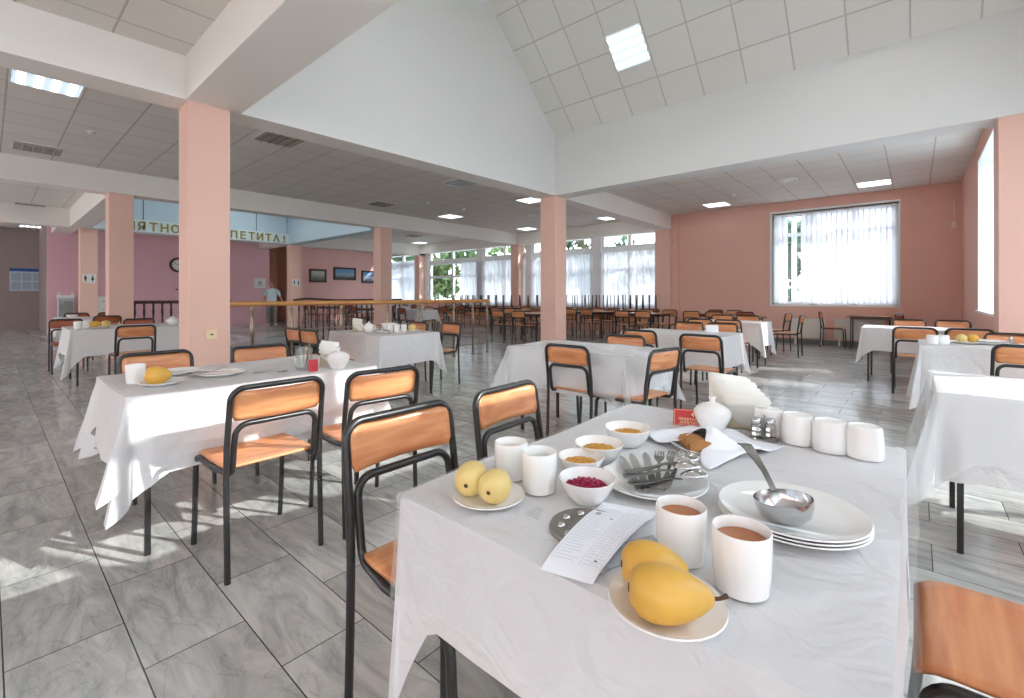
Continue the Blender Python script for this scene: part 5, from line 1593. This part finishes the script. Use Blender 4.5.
sm = o.modifiers.new('smooth', 'SMOOTH'); sm.factor = .5; sm.iterations = 3
b = MB()
def hair(u, v):
    a = u * 2 * PI; t = PI * (.52 + .48 * v)
    k = 1.07 if not (math.cos(a) > .55 and v < .45) else .93
    return (.098 * k * math.sin(t) * math.cos(a) + .027, .08 * k * math.sin(t) * math.sin(a), -.122 * k * math.cos(t) + 1.64)
b.grid(hair, 28, 10, wrap_u=True); b.build('hair', M['hair'], person)
b = MB()
for s in (-1, 1):
    b.lathe([(0, -.008), (.008, 0), (0, .008)], 10, (.118, s * .03, 1.648))
b.build('eyes', M['black'], person)
MB().cbox((.128, 0, 1.575), (.008, .042, .007)).build('mouth', mat('lip', srgb(150, 84, 76), .5), person)
chain('t', [((0, 0, .80), .145, .205), ((0, 0, .98), .14, .19), ((.01, 0, 1.12), .125, .17), ((.01, 0, 1.28), .135, .195), ((0, 0, 1.40), .115, .205), ((0, 0, 1.455), .082, .14), ((.01, 0, 1.485), .065, .075)], None, 24).build('tunic', M['tunic'], person, smooth=70)
for s in (-1, 1):
    pts = [(0, s * .14, 1.41), (-.01, s * .22, 1.33), (-.022, s * .255, 1.20)] if s < 0 else [(0, .14, 1.41), (-.01, .225, 1.33), (-.025, .275, 1.20)]
    MB().tube(pts, [.075, .068, .062], 14).build('sleeve', M['tunic'], person)
    k = .03 if s > 0 else -.02
    MB().tube([(0, s * .085, .94), (.02 + k, s * .105, .70), (.03 + k, s * .115, .50), (.0 + k, s * .12, .30), (-.02 + k, s * .12, .09)], [.105, .095, .08, .074, .066], 16).build('trouser_leg', M['trousers'], person)
    MB().tube([(-.07 + k, s * .12, .045), (.02 + k, s * .125, .05), (.10 + k, s * .13, .045), (.185 + k, s * .135, .03)], [.04, .05, .047, .03], 12).build('shoe', M['shoe'], person)
person.rotation_euler = (0, 0, D(-20))

# ================================================================== LIGHT
w = bpy.data.worlds.new('world'); scn.world = w; w.use_nodes = True
nt = w.node_tree; bg = nt.nodes['Background']
tc = N(nt, 'ShaderNodeTexCoord'); sp = N(nt, 'ShaderNodeSeparateXYZ'); nt.links.new(tc.outputs['Generated'], sp.inputs[0])
rp = N(nt, 'ShaderNodeValToRGB'); e = rp.color_ramp.elements
e[0].position = .48; e[0].color = (.72, .75, .78, 1); e[1].position = .75; e[1].color = (.72, .86, 1.0, 1)
x = e.new(.52); x.color = (.93, .97, 1.0, 1)
mr = N(nt, 'ShaderNodeMapRange'); mr.inputs[1].default_value = -1; mr.inputs[2].default_value = 1
nt.links.new(sp.outputs['Z'], mr.inputs[0]); nt.links.new(mr.outputs[0], rp.inputs[0]); nt.links.new(rp.outputs[0], bg.inputs['Color'])
bg.inputs['Strength'].default_value = 5.2

sd = bpy.data.lights.new('sun', 'SUN'); sd.energy = 5.0; sd.angle = math.radians(.5); sd.color = (1.0, .985, .96)
so = bpy.data.objects.new('sun', sd); COL.objects.link(so)
dvec = Vector((-.90, -.43, -.52))
so.rotation_euler = dvec.to_track_quat('-Z', 'Y').to_euler()
so.location = (8, 6, 8)

# ------------------------------------------------------------------ colour management, sampling helpers
scn.view_settings.view_transform = 'Standard'
scn.view_settings.look = 'None'
scn.view_settings.exposure = 0.5
scn.view_settings.gamma = 1.0
scn.view_settings.use_curve_mapping = False
cy = scn.cycles
cy.use_denoising = True
cy.max_bounces = 10; cy.diffuse_bounces = 6; cy.transparent_max_bounces = 16; cy.transmission_bounces = 6; cy.glossy_bounces = 4
cy.sample_clamp_indirect = 8.0
cy.caustics_reflective = False; cy.caustics_refractive = False
